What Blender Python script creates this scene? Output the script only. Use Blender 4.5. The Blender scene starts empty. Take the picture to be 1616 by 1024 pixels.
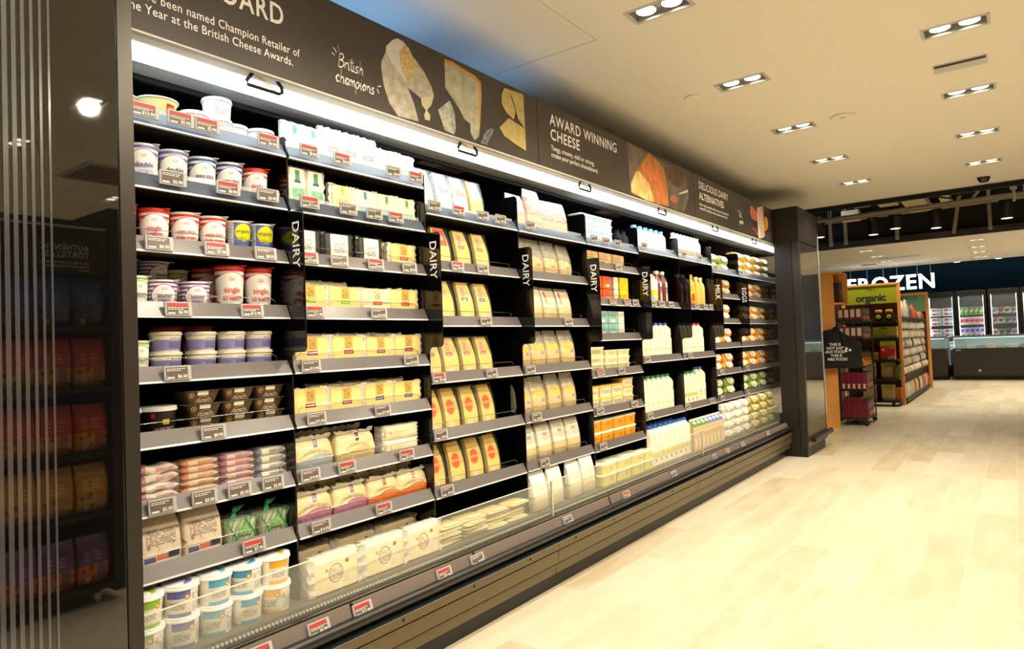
import bpy, bmesh, math, random
from mathutils import Matrix, Vector
random.seed(7)
scene = bpy.context.scene
COL = scene.collection
PI = math.pi

# ------------------------------------------------------------------ camera, world, exposure
FPX, YAW, PITCH, ROLL = 1075.0, 0.638, 0.0310, -0.0385
_f = Vector((-math.sin(YAW)*math.cos(PITCH), math.cos(YAW)*math.cos(PITCH), math.sin(PITCH)))
_r = Vector((math.cos(YAW), math.sin(YAW), 0))
_u = _r.cross(_f)
_r2 = _r*math.cos(ROLL) + _u*math.sin(ROLL)
_u2 = _u*math.cos(ROLL) - _r*math.sin(ROLL)
camd = bpy.data.cameras.new('camera'); cam = bpy.data.objects.new('camera', camd); COL.objects.link(cam)
m = Matrix.Identity(4)
for i in range(3):
    m[i][0], m[i][1], m[i][2] = _r2[i], _u2[i], -_f[i]
m[0][3], m[1][3], m[2][3] = 0, 0, 1.2
cam.matrix_world = m
camd.sensor_width = 36; camd.sensor_fit = 'HORIZONTAL'; camd.lens = FPX/1616*36
camd.clip_start = 0.02
scene.camera = cam
w = bpy.data.worlds.new('world'); scene.world = w; w.use_nodes = True
w.node_tree.nodes['Background'].inputs[0].default_value = (0.22, 0.48, 1.0, 1)
w.node_tree.nodes['Background'].inputs[1].default_value = 6.0
scene.view_settings.view_transform = 'Standard'; scene.view_settings.look = 'None'
scene.view_settings.exposure = 0.05; scene.view_settings.gamma = 1.0; scene.view_settings.use_curve_mapping = False
LED_POWER = 7.5      # canopy strip emission
SPOT_W = 74.0         # one twin downlight
WARM = (1.0, 0.87, 0.66)
scene.cycles.max_bounces = 8; scene.cycles.transparent_max_bounces = 16
scene.cycles.sample_clamp_indirect = 6.0
scene.cycles.caustics_reflective = False; scene.cycles.caustics_refractive = False

# ------------------------------------------------------------------ materials
def lin(c):
    out = []
    for v in c[:3]:
        v /= 255.0
        out.append(v/12.92 if v <= 0.04045 else ((v+0.055)/1.055)**2.4)
    return tuple(out) + (1.0,)
class S:
    """a node socket with arithmetic"""
    def __init__(s, nt, o): s.nt, s.o = nt, o
    def op(s, kind, b=None, c=None):
        n = s.nt.nodes.new('ShaderNodeMath'); n.operation = kind
        for i, v in enumerate((s, b, c)):
            if v is None: continue
            if isinstance(v, S): s.nt.links.new(v.o, n.inputs[i])
            else: n.inputs[i].default_value = v
        return S(s.nt, n.outputs[0])
    def __add__(s, b): return s.op('ADD', b)
    def __sub__(s, b): return s.op('SUBTRACT', b)
    def __mul__(s, b): return s.op('MULTIPLY', b)
    def lt(s, b): return s.op('LESS_THAN', b)
    def gt(s, b): return s.op('GREATER_THAN', b)
    def abs(s): return s.op('ABSOLUTE')
    def fract(s): return s.op('FRACT')
    def floor(s): return s.op('FLOOR')
    def sqrt(s): return s.op('SQRT')
    def sin(s): return s.op('SINE')
    def max(s, b): return s.op('MAXIMUM', b)
def rect(cy, cz, hw, hh):
    return lambda X, Y, Z: (Y-cy).abs().lt(hw)*(Z-cz).abs().lt(hh)*X.gt(0.0)
def rrect(cy, cz, hw, hh, k):           # sheared rectangle
    return lambda X, Y, Z: (Y-cy-(Z-cz)*k).abs().lt(hw)*(Z-cz).abs().lt(hh)*X.gt(0.0)
def disc(cy, cz, r, q=1.0):
    return lambda X, Y, Z: ((Y-cy)*(Y-cy)*(q*q)+(Z-cz)*(Z-cz)).lt(r*r)*X.gt(0.0)
def ring(cy, cz, r, wd, q=1.0):
    return lambda X, Y, Z: (((Y-cy)*(Y-cy)*(q*q)+(Z-cz)*(Z-cz)).sqrt()-r).abs().lt(wd)*X.gt(0.0)
def band(z0, z1):
    return lambda X, Y, Z: Z.gt(z0)*Z.lt(z1)
def stripes(z0, z1, pitch, duty=0.5):
    return lambda X, Y, Z: Z.gt(z0)*Z.lt(z1)*((Z-z0)*(1/pitch)).fract().lt(duty)
def lines(cy, cz, hw, hh, pitch=0.006, cell=0.004, k=0.62):   # rows of small print
    pitch *= k; cell *= k
    def fn(X, Y, Z):
        row = ((Z-(cz-hh))*(1/pitch))
        nz = X.nt.nodes.new('ShaderNodeTexWhiteNoise'); nz.noise_dimensions = '2D'
        cb = X.nt.nodes.new('ShaderNodeCombineXYZ')
        X.nt.links.new((Y*(1/cell)).floor().o, cb.inputs[0]); X.nt.links.new(row.floor().o, cb.inputs[1])
        X.nt.links.new(cb.outputs[0], nz.inputs[0])
        return (Y-cy).abs().lt(hw)*(Z-cz).abs().lt(hh)*row.fract().lt(0.5)*S(X.nt, nz.outputs[0]).gt(0.3)*X.gt(0.0)
    return fn
def noisy(scale, th, z0=-9, z1=9):
    def fn(X, Y, Z):
        n = X.nt.nodes.new('ShaderNodeTexNoise'); n.inputs['Scale'].default_value = scale
        n.inputs['Detail'].default_value = 3
        X.nt.links.new(X.tc, n.inputs['Vector'])
        return S(X.nt, n.outputs[0]).gt(th)*Z.gt(z0)*Z.lt(z1)
    return fn
def swath(z0, z1, amp, fr, ph=0.0):    # a wavy band
    return lambda X, Y, Z: (Z-((Y*fr+ph).sin()*amp)).gt(z0)*(Z-((Y*fr+ph).sin()*amp)).lt(z1)
MATS = {}
def M(name, color=(200, 200, 200), rough=0.5, layers=(), metal=0.0, ior=1.45, emit=0.0, noise=None, bump=None, alpha=None, coat=0.0, sub=None):
    if name in MATS: return MATS[name]
    mt = bpy.data.materials.new(name); mt.use_nodes = True; nt = mt.node_tree
    b = nt.nodes['Principled BSDF']
    b.inputs['Roughness'].default_value = rough; b.inputs['Metallic'].default_value = metal; b.inputs['IOR'].default_value = ior
    b.inputs['Coat Weight'].default_value = coat; b.inputs['Coat Roughness'].default_value = 0.08
    b.inputs['Base Color'].default_value = lin(color)
    tc = None
    if layers or noise or bump:
        t = nt.nodes.new('ShaderNodeTexCoord'); tc = t.outputs['Object']
        sp = nt.nodes.new('ShaderNodeSeparateXYZ'); nt.links.new(tc, sp.inputs[0])
        X, Y, Z = (S(nt, sp.outputs[i]) for i in range(3)); X.tc = tc
    cur = None
    def mix(mask, c2):
        nonlocal cur
        n = nt.nodes.new('ShaderNodeMix'); n.data_type = 'RGBA'
        nt.links.new(mask.o, n.inputs[0])
        if cur is None: n.inputs[6].default_value = lin(color)
        else: nt.links.new(cur, n.inputs[6])
        n.inputs[7].default_value = lin(c2)
        cur = n.outputs[2]
    if noise:                                # (scale, other colour)
        n = nt.nodes.new('ShaderNodeTexNoise'); n.inputs['Scale'].default_value = noise[0]; n.inputs['Detail'].default_value = 4
        nt.links.new(tc, n.inputs['Vector'])
        r = nt.nodes.new('ShaderNodeMapRange'); r.inputs[1].default_value = 0.35; r.inputs[2].default_value = 0.65
        nt.links.new(n.outputs[0], r.inputs[0]); mix(S(nt, r.outputs[0]), noise[1])
    for fn, c2 in layers: mix(fn(X, Y, Z), c2)
    if cur is not None: nt.links.new(cur, b.inputs['Base Color'])
    if bump:
        n = nt.nodes.new('ShaderNodeTexNoise'); n.inputs['Scale'].default_value = bump[0]; n.inputs['Detail'].default_value = 3
        nt.links.new(tc, n.inputs['Vector'])
        bp = nt.nodes.new('ShaderNodeBump'); bp.inputs['Strength'].default_value = bump[1]; bp.inputs['Distance'].default_value = 0.01
        nt.links.new(n.outputs[0], bp.inputs['Height']); nt.links.new(bp.outputs[0], b.inputs['Normal'])
    if emit:
        b.inputs['Emission Strength'].default_value = emit
        if cur is not None: nt.links.new(cur, b.inputs['Emission Color'])
        else: b.inputs['Emission Color'].default_value = lin(color)
    if alpha is not None: b.inputs['Alpha'].default_value = alpha
    MATS[name] = mt; return mt
def film(name, tint=(255, 255, 255), clear=0.8, rough=0.15, ior=1.4, bump=None):
    """thin clear plastic or glass: straight-through transparency plus a fresnel gloss and a little body colour"""
    if name in MATS: return MATS[name]
    mt = bpy.data.materials.new(name); mt.use_nodes = True; nt = mt.node_tree
    for n in list(nt.nodes): nt.nodes.remove(n)
    out = nt.nodes.new('ShaderNodeOutputMaterial')
    tr = nt.nodes.new('ShaderNodeBsdfTransparent')
    df = nt.nodes.new('ShaderNodeBsdfPrincipled'); df.inputs['Base Color'].default_value = lin(tint); df.inputs['Roughness'].default_value = rough
    gl = nt.nodes.new('ShaderNodeBsdfGlossy'); gl.inputs['Roughness'].default_value = rough
    a = nt.nodes.new('ShaderNodeMixShader'); a.inputs[0].default_value = 1-clear
    nt.links.new(tr.outputs[0], a.inputs[1]); nt.links.new(df.outputs[0], a.inputs[2])
    lw = nt.nodes.new('ShaderNodeLayerWeight'); lw.inputs[0].default_value = 0.5
    pw = nt.nodes.new('ShaderNodeMath'); pw.operation = 'POWER'; pw.inputs[1].default_value = 4.0; nt.links.new(lw.outputs['Facing'], pw.inputs[0])
    fr = nt.nodes.new('ShaderNodeMath'); fr.operation = 'MULTIPLY_ADD'; fr.inputs[1].default_value = 0.6; fr.inputs[2].default_value = ((ior-1)/(ior+1))**2; nt.links.new(pw.outputs[0], fr.inputs[0])
    c = nt.nodes.new('ShaderNodeMixShader'); nt.links.new(fr.outputs[0], c.inputs[0])
    nt.links.new(a.outputs[0], c.inputs[1]); nt.links.new(gl.outputs[0], c.inputs[2])
    if bump:
        t = nt.nodes.new('ShaderNodeTexCoord')
        n = nt.nodes.new('ShaderNodeTexNoise'); n.inputs['Scale'].default_value = bump[0]
        nt.links.new(t.outputs['Object'], n.inputs['Vector'])
        bp = nt.nodes.new('ShaderNodeBump'); bp.inputs['Strength'].default_value = bump[1]; bp.inputs['Distance'].default_value = 0.01
        nt.links.new(n.outputs[0], bp.inputs['Height'])
        nt.links.new(bp.outputs[0], gl.inputs['Normal']); nt.links.new(bp.outputs[0], df.inputs['Normal'])
    nt.links.new(c.outputs[0], out.inputs[0]); MATS[name] = mt; return mt
def glow(name, color, strength):
    if name in MATS: return MATS[name]
    mt = bpy.data.materials.new(name); mt.use_nodes = True; nt = mt.node_tree
    for n in list(nt.nodes): nt.nodes.remove(n)
    out = nt.nodes.new('ShaderNodeOutputMaterial'); e = nt.nodes.new('ShaderNodeEmission')
    e.inputs[0].default_value = tuple(color)+(1,); e.inputs[1].default_value = strength
    nt.links.new(e.outputs[0], out.inputs[0]); MATS[name] = mt; return mt

# ------------------------------------------------------------------ mesh helpers
class MB:
    def __init__(s): s.v, s.f, s.mi, s.ms = [], [], [], []
    def mat(s, mt):
        if mt not in s.ms: s.ms.append(mt)
        return s.ms.index(mt)
    def add(s, vs, fs, mt):
        o = len(s.v); s.v += [tuple(p) for p in vs]; k = s.mat(mt)
        for f in fs: s.f.append([o+i for i in f]); s.mi.append(k)
        return s
    def box(s, a, b, mt):
        x0, y0, z0 = a; x1, y1, z1 = b
        return s.add([(x0,y0,z0),(x1,y0,z0),(x1,y1,z0),(x0,y1,z0),(x0,y0,z1),(x1,y0,z1),(x1,y1,z1),(x0,y1,z1)],
              [(0,3,2,1),(4,5,6,7),(0,1,5,4),(1,2,6,5),(2,3,7,6),(3,0,4,7)], mt)
    def quad(s, pts, mt): return s.add(pts, [tuple(range(len(pts)))], mt)
    def lathe(s, prof, mt, n=32, c=(0, 0), cap0=True, cap1=True, sx=1.0):
        vs, fs = [], []
        for r, z in prof:
            for k in range(n):
                a = 2*PI*k/n; vs.append((c[0]+r*math.cos(a)*sx, c[1]+r*math.sin(a), z))
        for i in range(len(prof)-1):
            for k in range(n):
                k2 = (k+1) % n; fs.append((i*n+k, i*n+k2, (i+1)*n+k2, (i+1)*n+k))
        if cap0: fs.append(tuple(reversed(range(n))))
        if cap1: fs.append(tuple((len(prof)-1)*n+k for k in range(n)))
        return s.add(vs, fs, mt)
    def loft(s, secs, mt, n=24, cap0=True, cap1=True):
        """secs: (z, hx, hy, cx, cy, p) superellipse sections"""
        vs, fs = [], []
        for z, hx, hy, cx, cy, p in secs:
            for k in range(n):
                a = 2*PI*(k+0.5)/n; ca, sa = math.cos(a), math.sin(a)
                vs.append((cx+hx*math.copysign(abs(ca)**(2/p), ca), cy+hy*math.copysign(abs(sa)**(2/p), sa), z))
        for i in range(len(secs)-1):
            for k in range(n):
                k2 = (k+1) % n; fs.append((i*n+k, i*n+k2, (i+1)*n+k2, (i+1)*n+k))
        if cap0: fs.append(tuple(reversed(range(n))))
        if cap1: fs.append(tuple((len(secs)-1)*n+k for k in range(n)))
        return s.add(vs, fs, mt)
    def tube(s, path, r, mt, n=8, closed=False):
        P = [Vector(p) for p in path]; N = len(P); vs, fs = [], []
        for i, p in enumerate(P):
            if closed: t = P[(i+1) % N]-P[i-1]
            else: t = P[min(i+1, N-1)]-P[max(i-1, 0)]
            t.normalize()
            up = Vector((0, 0, 1)) if abs(t.z) < 0.9 else Vector((1, 0, 0))
            a = t.cross(up).normalized(); b = a.cross(t)
            for k in range(n):
                q = 2*PI*k/n; vs.append(p+a*(r*math.cos(q))+b*(r*math.sin(q)))
        for i in range(N if closed else N-1):
            for k in range(n):
                k2 = (k+1) % n; j = (i+1) % N
                fs.append((i*n+k, j*n+k, j*n+k2, i*n+k2))
        if not closed:
            fs.append(tuple(range(n))); fs.append(tuple(reversed([(N-1)*n+k for k in range(n)])))
        return s.add(vs, fs, mt)
    def prism(s, poly, axis, a, b, mt):
        """poly in the two other axes (cyclic order), extruded along axis from a to b"""
        n = len(poly)
        def pt(u, v, t): return ((t, u, v), (v, t, u), (u, v, t))[axis]
        vs = [pt(u, v, a) for u, v in poly]+[pt(u, v, b) for u, v in poly]
        fs = [tuple(reversed(range(n))), tuple(range(n, 2*n))]+[(i, (i+1) % n, n+(i+1) % n, n+i) for i in range(n)]
        return s.add(vs, fs, mt)
    def xf(s, mat): s.v = [tuple(mat @ Vector(p)) for p in s.v]; return s
    def build(s, name, parent=None, loc=None, rot=None, smooth=None, bevel=0.0, auto=True):
        me = bpy.data.meshes.new(name); me.from_pydata(s.v, [], s.f)
        for mt in s.ms: me.materials.append(mt)
        me.polygons.foreach_set('material_index', s.mi)
        if bevel:
            bm = bmesh.new(); bm.from_mesh(me)
            bmesh.ops.bevel(bm, geom=bm.edges[:], offset=bevel, segments=2, affect='EDGES', clamp_overlap=True)
            bm.to_mesh(me); bm.free()
        if smooth is not None:
            me.polygons.foreach_set('use_smooth', [True]*len(me.polygons))
            me.set_sharp_from_angle(angle=math.radians(smooth))
        me.update()
        return link(name, me, parent, loc, rot)
def link(name, me, parent=None, loc=None, rot=None):
    o = bpy.data.objects.new(name, me); COL.objects.link(o)
    if parent:
        o.parent = parent; KIDS.setdefault(parent.name, []).append(o)
    if loc: o.location = loc
    if rot: o.rotation_euler = rot
    return o
KIDS = {}
def empty(name, loc=(0, 0, 0), rot=(0, 0, 0)):
    o = bpy.data.objects.new(name, None); COL.objects.link(o); o.location = loc; o.rotation_euler = rot
    o.empty_display_size = 0.05
    return o
def tag(o, label, cat, group=None, kind=None):
    o['label'] = label; o['category'] = cat
    if group: o['group'] = group
    if kind: o['kind'] = kind
    return o
def struct(o, label=None):
    o['kind'] = 'structure'
    if label: o['label'] = label; o['category'] = label.split()[-1]
    return o
def copy_tree(o, parent=None):
    c = o.copy(); COL.objects.link(c); c.parent = parent
    if parent is not None: KIDS.setdefault(parent.name, []).append(c)
    for ch in KIDS.get(o.name, ()): copy_tree(ch, c)
    return c
_txt = {}
def text_geo(s, size, align='CENTER', space=1.0, bold=0.0):
    k = (s, size, align, space, bold)
    if k not in _txt:
        cu = bpy.data.curves.new('t', 'FONT'); cu.body = s; cu.size = size; cu.align_x = align; cu.align_y = 'CENTER'
        cu.space_character = space; cu.resolution_u = 3; cu.offset = bold; cu.space_line = 0.95
        ob = bpy.data.objects.new('t', cu); COL.objects.link(ob)
        dg = bpy.context.evaluated_depsgraph_get(); dg.update()
        me = ob.evaluated_get(dg).to_mesh()
        _txt[k] = ([(v.co.x, v.co.y) for v in me.vertices], [tuple(p.vertices) for p in me.polygons])
        ob.evaluated_get(dg).to_mesh_clear()
        bpy.data.objects.remove(ob); bpy.data.curves.remove(cu)
    return _txt[k]
def text(name, s, size, mt, mapf, parent=None, align='CENTER', space=1.0, bold=0.0):
    v, f = text_geo(s, size, align, space, bold)
    return MB().add([mapf(a, b) for a, b in v], f, mt).build(name, parent)
def onx(x, y0, z0, k=1.0): return lambda a, b: (x, y0+a*k, z0+b)
def oncyl(r, z0, a0=0.0): return lambda a, b: (r*math.cos(a/r+a0), r*math.sin(a/r+a0), z0+b)

# ------------------------------------------------------------------ room
CEIL = 2.7
mFloor = bpy.data.materials.new('plank_tile_floor'); mFloor.use_nodes = True
nt = mFloor.node_tree; bs = nt.nodes['Principled BSDF']
tc = nt.nodes.new('ShaderNodeTexCoord'); mp = nt.nodes.new('ShaderNodeMapping')
mp.inputs['Rotation'].default_value = (0, 0, -PI/2); mp.inputs['Location'].default_value = (0.27, -0.06, 0)
nt.links.new(tc.outputs['Object'], mp.inputs[0])
def brick(c1, c2, mortar, ms):
    br = nt.nodes.new('ShaderNodeTexBrick'); br.offset = 0.5; br.offset_frequency = 2; br.squash = 1
    br.inputs['Scale'].default_value = 1; br.inputs['Brick Width'].default_value = 1.25; br.inputs['Row Height'].default_value = 0.2092
    br.inputs['Mortar Size'].default_value = ms; br.inputs['Mortar Smooth'].default_value = 0.2; br.inputs['Bias'].default_value = 0
    br.inputs['Color1'].default_value = c1; br.inputs['Color2'].default_value = c2; br.inputs['Mortar'].default_value = mortar
    nt.links.new(mp.outputs[0], br.inputs['Vector']); return br
b1 = brick(lin((208, 198, 174)), lin((184, 166, 132)), lin((222, 214, 194)), 0.0022)
mp2 = nt.nodes.new('ShaderNodeMapping'); mp2.inputs['Scale'].default_value = (5.5, 1.3, 1)
nt.links.new(tc.outputs['Object'], mp2.inputs[0])
nz = nt.nodes.new('ShaderNodeTexNoise'); nz.inputs['Scale'].default_value = 1.6; nz.inputs['Detail'].default_value = 5; nz.inputs['Distortion'].default_value = 0.4
nt.links.new(mp2.outputs[0], nz.inputs['Vector'])
mr = nt.nodes.new('ShaderNodeMapRange'); mr.inputs[1].default_value = 0.3; mr.inputs[2].default_value = 0.72; mr.inputs[3].default_value = 0.0; mr.inputs[4].default_value = 1.0
nt.links.new(nz.outputs[0], mr.inputs[0])
mx = nt.nodes.new('ShaderNodeMix'); mx.data_type = 'RGBA'; mx.blend_type = 'MIX'
mul = nt.nodes.new('ShaderNodeMath'); mul.operation = 'MULTIPLY'; mul.inputs[1].default_value = 0.55
nt.links.new(mr.outputs[0], mul.inputs[0]); nt.links.new(mul.outputs[0], mx.inputs[0])
nt.links.new(b1.outputs['Color'], mx.inputs[6]); mx.inputs[7].default_value = lin((218, 210, 190))
nt.links.new(mx.outputs[2], bs.inputs['Base Color'])
bs.inputs['Roughness'].default_value = 0.36; bs.inputs['IOR'].default_value = 1.45
mCeil = M('ceiling_paint', (234, 230, 220), 0.9)
mDark = M('charcoal_paint', (34, 32, 31), 0.6)
mBlackPaint = M('black_paint', (16, 16, 17), 0.7)
struct(MB().box((-4.7, -3.2, -0.12), (6, 21, 0), mFloor).build('floor'))

FIX = []                                   # (x, y) of every twin downlight
for i, x in enumerate((-1.235, -0.178, 0.9, 2.0, 3.3, 4.7)):
    for k in range(-4, 5):
        y = 2.876+1.158*k
        if y > 8.2: continue
        FIX.append((x, y))
FX, FY = 0.145, 0.072
def holed(name, x0, x1, y0, y1, z, th, holes, mt):
    xs = sorted({x0, x1}|{v for h in holes for v in (h[0], h[1])}); ys = sorted({y0, y1}|{v for h in holes for v in (h[2], h[3])})
    mb = MB()
    # merge along x inside each y strip
    for j in range(len(ys)-1):
        ya, yb = ys[j], ys[j+1]; start = xs[0]
        cuts = sorted([h for h in holes if h[2] < (ya+yb)/2 < h[3]])
        for h in cuts:
            mb.quad([(start, ya, z), (start, yb, z), (h[0], yb, z), (h[0], ya, z)], mt); start = h[1]
        mb.quad([(start, ya, z), (start, yb, z), (x1, yb, z), (x1, ya, z)], mt)
    for h in holes:                         # the cut edges of the board
        a, b, c, d = h
        mb.quad([(a, c, z), (b, c, z), (b, c, z+th), (a, c, z+th)], mt); mb.quad([(a, d, z), (b, d, z), (b, d, z+th), (a, d, z+th)], mt)
        mb.quad([(a, c, z), (a, d, z), (a, d, z+th), (a, c, z+th)], mt); mb.quad([(b, c, z), (b, d, z), (b, d, z+th), (b, c, z+th)], mt)
    for (a, b, c, d) in ((x0, x1, y0, y0), (x0, x1, y1, y1)): mb.quad([(a, c, z), (b, c, z), (b, c, z+th), (a, c, z+th)], mt)
    for (a, c, d) in ((x0, y0, y1), (x1, y0, y1)): mb.quad([(a, c, z), (a, d, z), (a, d, z+th), (a, c, z+th)], mt)
    return mb.build(name)
HOLE = lambda x, y: (x-FX+0.006, x+FX-0.006, y-FY+0.006, y+FY-0.006)
EDGE_Y = 8.66
struct(holed('ceiling', -3.0, 6.0, -3.2, EDGE_Y, CEIL, 0.05, [HOLE(*p) for p in FIX], mCeil))
struct(MB().box((-3.0, EDGE_Y, CEIL+0.05), (6, 9.0, CEIL+0.09), M('ceiling_step_shaded', (196, 188, 166), 0.9)).build('ceiling'))  # darker than the ceiling: the step's shade is put into its colour
struct(MB().box((-4.7, 9.0, CEIL-0.005), (6, 9.03, CEIL+0.09), mBlackPaint).build('trim_1'))
FARALL_ = [(-0.49, 14.03), (-0.52, 15.26), (-0.54, 16.35), (-0.55, 17.5)]+[(x, y) for x in (-2.2, 1.1, 2.8) for y in (14.03, 15.26, 16.5, 17.6)]
FAR = [(-0.49, 14.03), (-0.52, 15.26), (-0.54, 16.35), (-0.55, 17.5)]
struct(holed('ceiling', -4.7, 6.0, 13.2, 18.3, CEIL, 0.05, [HOLE(*p) for p in FARALL_], mCeil))
struct(MB().box((-4.7, 13.13, CEIL-0.01), (6, 13.2, CEIL+0.1), M('dark_metal_trim', (70, 68, 66), 0.4, metal=0.5)).build('trim_2'))
struct(MB().box((-4.7, -3.2, 3.9), (6, 21, 4.0), mBlackPaint).build('ceiling'))
WZ0, WZ1, WY0, WY1 = 1.7, 2.66, -2.4, -0.3          # unseen high window, added to bring blue daylight onto the ceiling
struct(MB().box((-3.1, WY1, 0), (-2.98, 9.0, 3.9), mDark).box((-3.1, -3.2, WZ1), (-2.98, WY1, 3.9), mDark).box((-3.1, -3.2, 0), (-2.98, WY1, WZ0), mDark).box((-3.1, -3.2, WZ0), (-2.98, WY0, WZ1), mDark).build('wall_left'))
struct(MB().box((-3.06, WY1-.05, WZ0), (-3.0, WY1, WZ1), mDark).box((-3.06, -1.37, WZ0), (-3.0, -1.32, WZ1), mDark).box((-3.06, WY0, WZ0), (-3.0, WY0+.05, WZ1), mDark).box((-3.035, WY0, WZ0), (-3.03, WY1, WZ1), film('added_window_pane', (235, 242, 245), 0.95, 0.02)).build('added_window_1'))
struct(MB().box((-3.1, -3.3, 0), (6.1, -3.2, 3.9), M('cream_wall_paint', (200, 190, 168), 0.8)).build('wall_front'))
struct(MB().box((-4.8, 9.0, 0), (-4.7, 21, 3.9), mDark).build('wall_left'))
struct(MB().box((-4.7, 9.0, 0), (-3.1, 9.08, 3.9), mDark).build('wall_return'))
struct(MB().box((-4.8, 20.9, 0), (6, 21, 3.9), M('blue_wall_paint', (22, 84, 140), 0.7)).build('wall_back'))
struct(MB().box((6, -3.2, 0), (6.1, 21, 3.9), M('cream_wall_paint', (200, 190, 168), 0.8)).build('wall_right'))

struct(MB().box((-4.7, 13.3, CEIL+0.06), (6, 13.36, 3.9), M('soffit_charcoal', (44, 44, 46), 0.8)).build('wall_bulkhead'))
# twin recessed downlights
mTrim = M('downlight_trim', (206, 206, 204), 0.35, metal=0.5)
mRec = M('downlight_recess', (30, 26, 22), 0.5)
mChrome = M('reflector_chrome', (220, 220, 220), 0.15, metal=1.0)
mLamp = glow('lamp_warm_glow', (1.0, 0.86, 0.62), 9.0)
def make_downlight(z=CEIL):
    r = empty('ceiling_downlight', (0, 0, z))
    mb = MB()
    for a, b in (((-FX, -FY), (FX, -FY+0.014)), ((-FX, FY-0.014), (FX, FY)), ((-FX, -FY+0.014), (-FX+0.014, FY-0.014)), ((FX-0.014, -FY+0.014), (FX, FY-0.014))):
        mb.box((a[0], a[1], -0.004), (b[0], b[1], 0.0), mTrim)
    mb.build('trim', r)
    a, b, h = FX-0.012, FY-0.012, 0.055
    mb = MB()
    mb.quad([(-a, -b, h), (-a, b, h), (a, b, h), (a, -b, h)], mRec)
    for p, q in (((-a, -b), (a, -b)), ((a, -b), (a, b)), ((a, b), (-a, b)), ((-a, b), (-a, -b))):
        mb.quad([(p[0], p[1], -0.001), (q[0], q[1], -0.001), (q[0], q[1], h), (p[0], p[1], h)], mTrim)
    mb.build('recess', r)
    for s in (-1, 1):
        lm = MB().lathe([(0.052, 0.03), (0.05, 0.01), (0.045, 0.006)], mChrome, 28, cap0=False, cap1=False)
        lm.lathe([(0.045, 0.006), (0.044, 0.012)], mLamp, 28, cap0=True, cap1=False)
        lm.build('lamp', r, loc=(s*0.062, 0, 0.004), rot=(0.0, 0, 0), smooth=40)
    return r
dl0 = make_downlight()
ORD = ['first', 'second', 'third', 'fourth', 'fifth', 'sixth', 'seventh', 'eighth', 'ninth', 'tenth', 'eleventh', 'twelfth']
rows = sorted({p[0] for p in FIX})
names_row = ['row nearest the chiller', 'second row out from the chiller', 'third row out from the chiller', 'fourth row out from the chiller', 'fifth row out from the chiller', 'row farthest from the chiller']
used = False
for x, y in FIX:
    o = dl0 if not used else copy_tree(dl0); used = True
    o.location = (x, y, CEIL)
    k = sorted(q[1] for q in FIX if q[0] == x).index(y)
    tag(o, 'lit twin recessed downlight, %s along the %s' % (ORD[k], names_row[rows.index(x)]), 'ceiling light', 'twin downlights in the aisle ceiling')
    sd = bpy.data.lights.new('downlight_beam', 'SPOT'); sd.energy = SPOT_W*{-1.235: 0.78, -0.178: 1.0, 0.9: 0.68}.get(x, 0.62); sd.color = WARM; sd.spot_size = math.radians(125); sd.spot_blend = 0.85; sd.shadow_soft_size = 0.05
    so = bpy.data.objects.new('downlight_beam', sd); COL.objects.link(so); so.location = (0, 0, -0.012); so.parent = o
    if x < 1: so.rotation_euler = (0, math.radians({-1.235: 8, -0.178: 34, 0.9: 36}[x]), 0); sd.spot_size = math.radians(108); sd.spot_blend = 0.5      # gimbals turned towards the chiller
FARALL = FAR+[(x, y) for x in (-2.2, 1.1, 2.8) for y in (14.03, 15.26, 16.5, 17.6)]
for i, (x, y) in enumerate(FARALL):
    o = copy_tree(dl0); o.location = (x, y, CEIL)
    for c in list(KIDS.get(o.name, ())):
        pass
    tag(o, 'lit downlight in the far ceiling, %s of the %s line' % (['nearest', 'second', 'third', 'farthest'][i % 4], ['middle', 'left', 'first right', 'second right'][i//4]), 'ceiling light', 'downlights in the far ceiling')
    sd = bpy.data.lights.new('downlight_beam', 'SPOT'); sd.energy = SPOT_W*1.0; sd.color = WARM; sd.spot_size = math.radians(125); sd.spot_blend = 0.85; sd.shadow_soft_size = 0.05
    so = bpy.data.objects.new('downlight_beam', sd); COL.objects.link(so); so.location = (0, 0, -0.012); so.parent = o
# air outlet, speaker, detector, camera on the ceiling
t = tag(empty('air_vent', (-0.19, 4.62, CEIL)), 'slim white slot air vent on the ceiling between two downlights', 'air vent')
MB().box((-0.128, -0.07, -0.006), (0.128, 0.075, 0), mTrim).build('frame', t)
MB().box((-0.122, -0.066, -0.0075), (0.122, -0.03, -0.006), mRec).build('slot', t)
o = tag(MB().lathe([(0.052, 0), (0.054, -0.006), (0.05, -0.012)], mCeil, 28, cap0=False).build('ceiling_speaker', loc=(-1.547, 4.068, CEIL), smooth=30), 'small round white disc on the ceiling above the chiller sign', 'speaker')
t = tag(empty('smoke_detector', (-0.903, 5.147, CEIL)), 'flat round cream detector on the ceiling with a dark slot', 'detector')
MB().lathe([(0.078, 0), (0.08, -0.012), (0.07, -0.02)], mCeil, 32, cap0=False).build('body', t, smooth=30)
MB().box((-0.012, -0.03, -0.0215), (0.03, -0.022, -0.0195), mRec).build('slot', t)
t = tag(empty('dome_camera', (-0.196, 8.116, CEIL)), 'dark dome security camera on a white mount near the ceiling edge', 'security camera')
MB().box((-0.075, -0.07, -0.008), (0.075, 0.07, 0), mCeil).build('mount', t)
MB().lathe([(0.062, -0.008), (0.06, -0.03)], mCeil, 28).build('collar', t, smooth=30)
MB().lathe([(0.055, -0.03), (0.052, -0.05), (0.038, -0.075), (0.012, -0.085)], M('smoked_dome', (40, 38, 34), 0.08), 28).build('dome', t, smooth=50)
t = tag(empty('air_vent', (2.45, 2.5, CEIL)), 'square slatted ceiling vent out in the shop, mirrored in the near cabinet', 'air vent')
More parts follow.
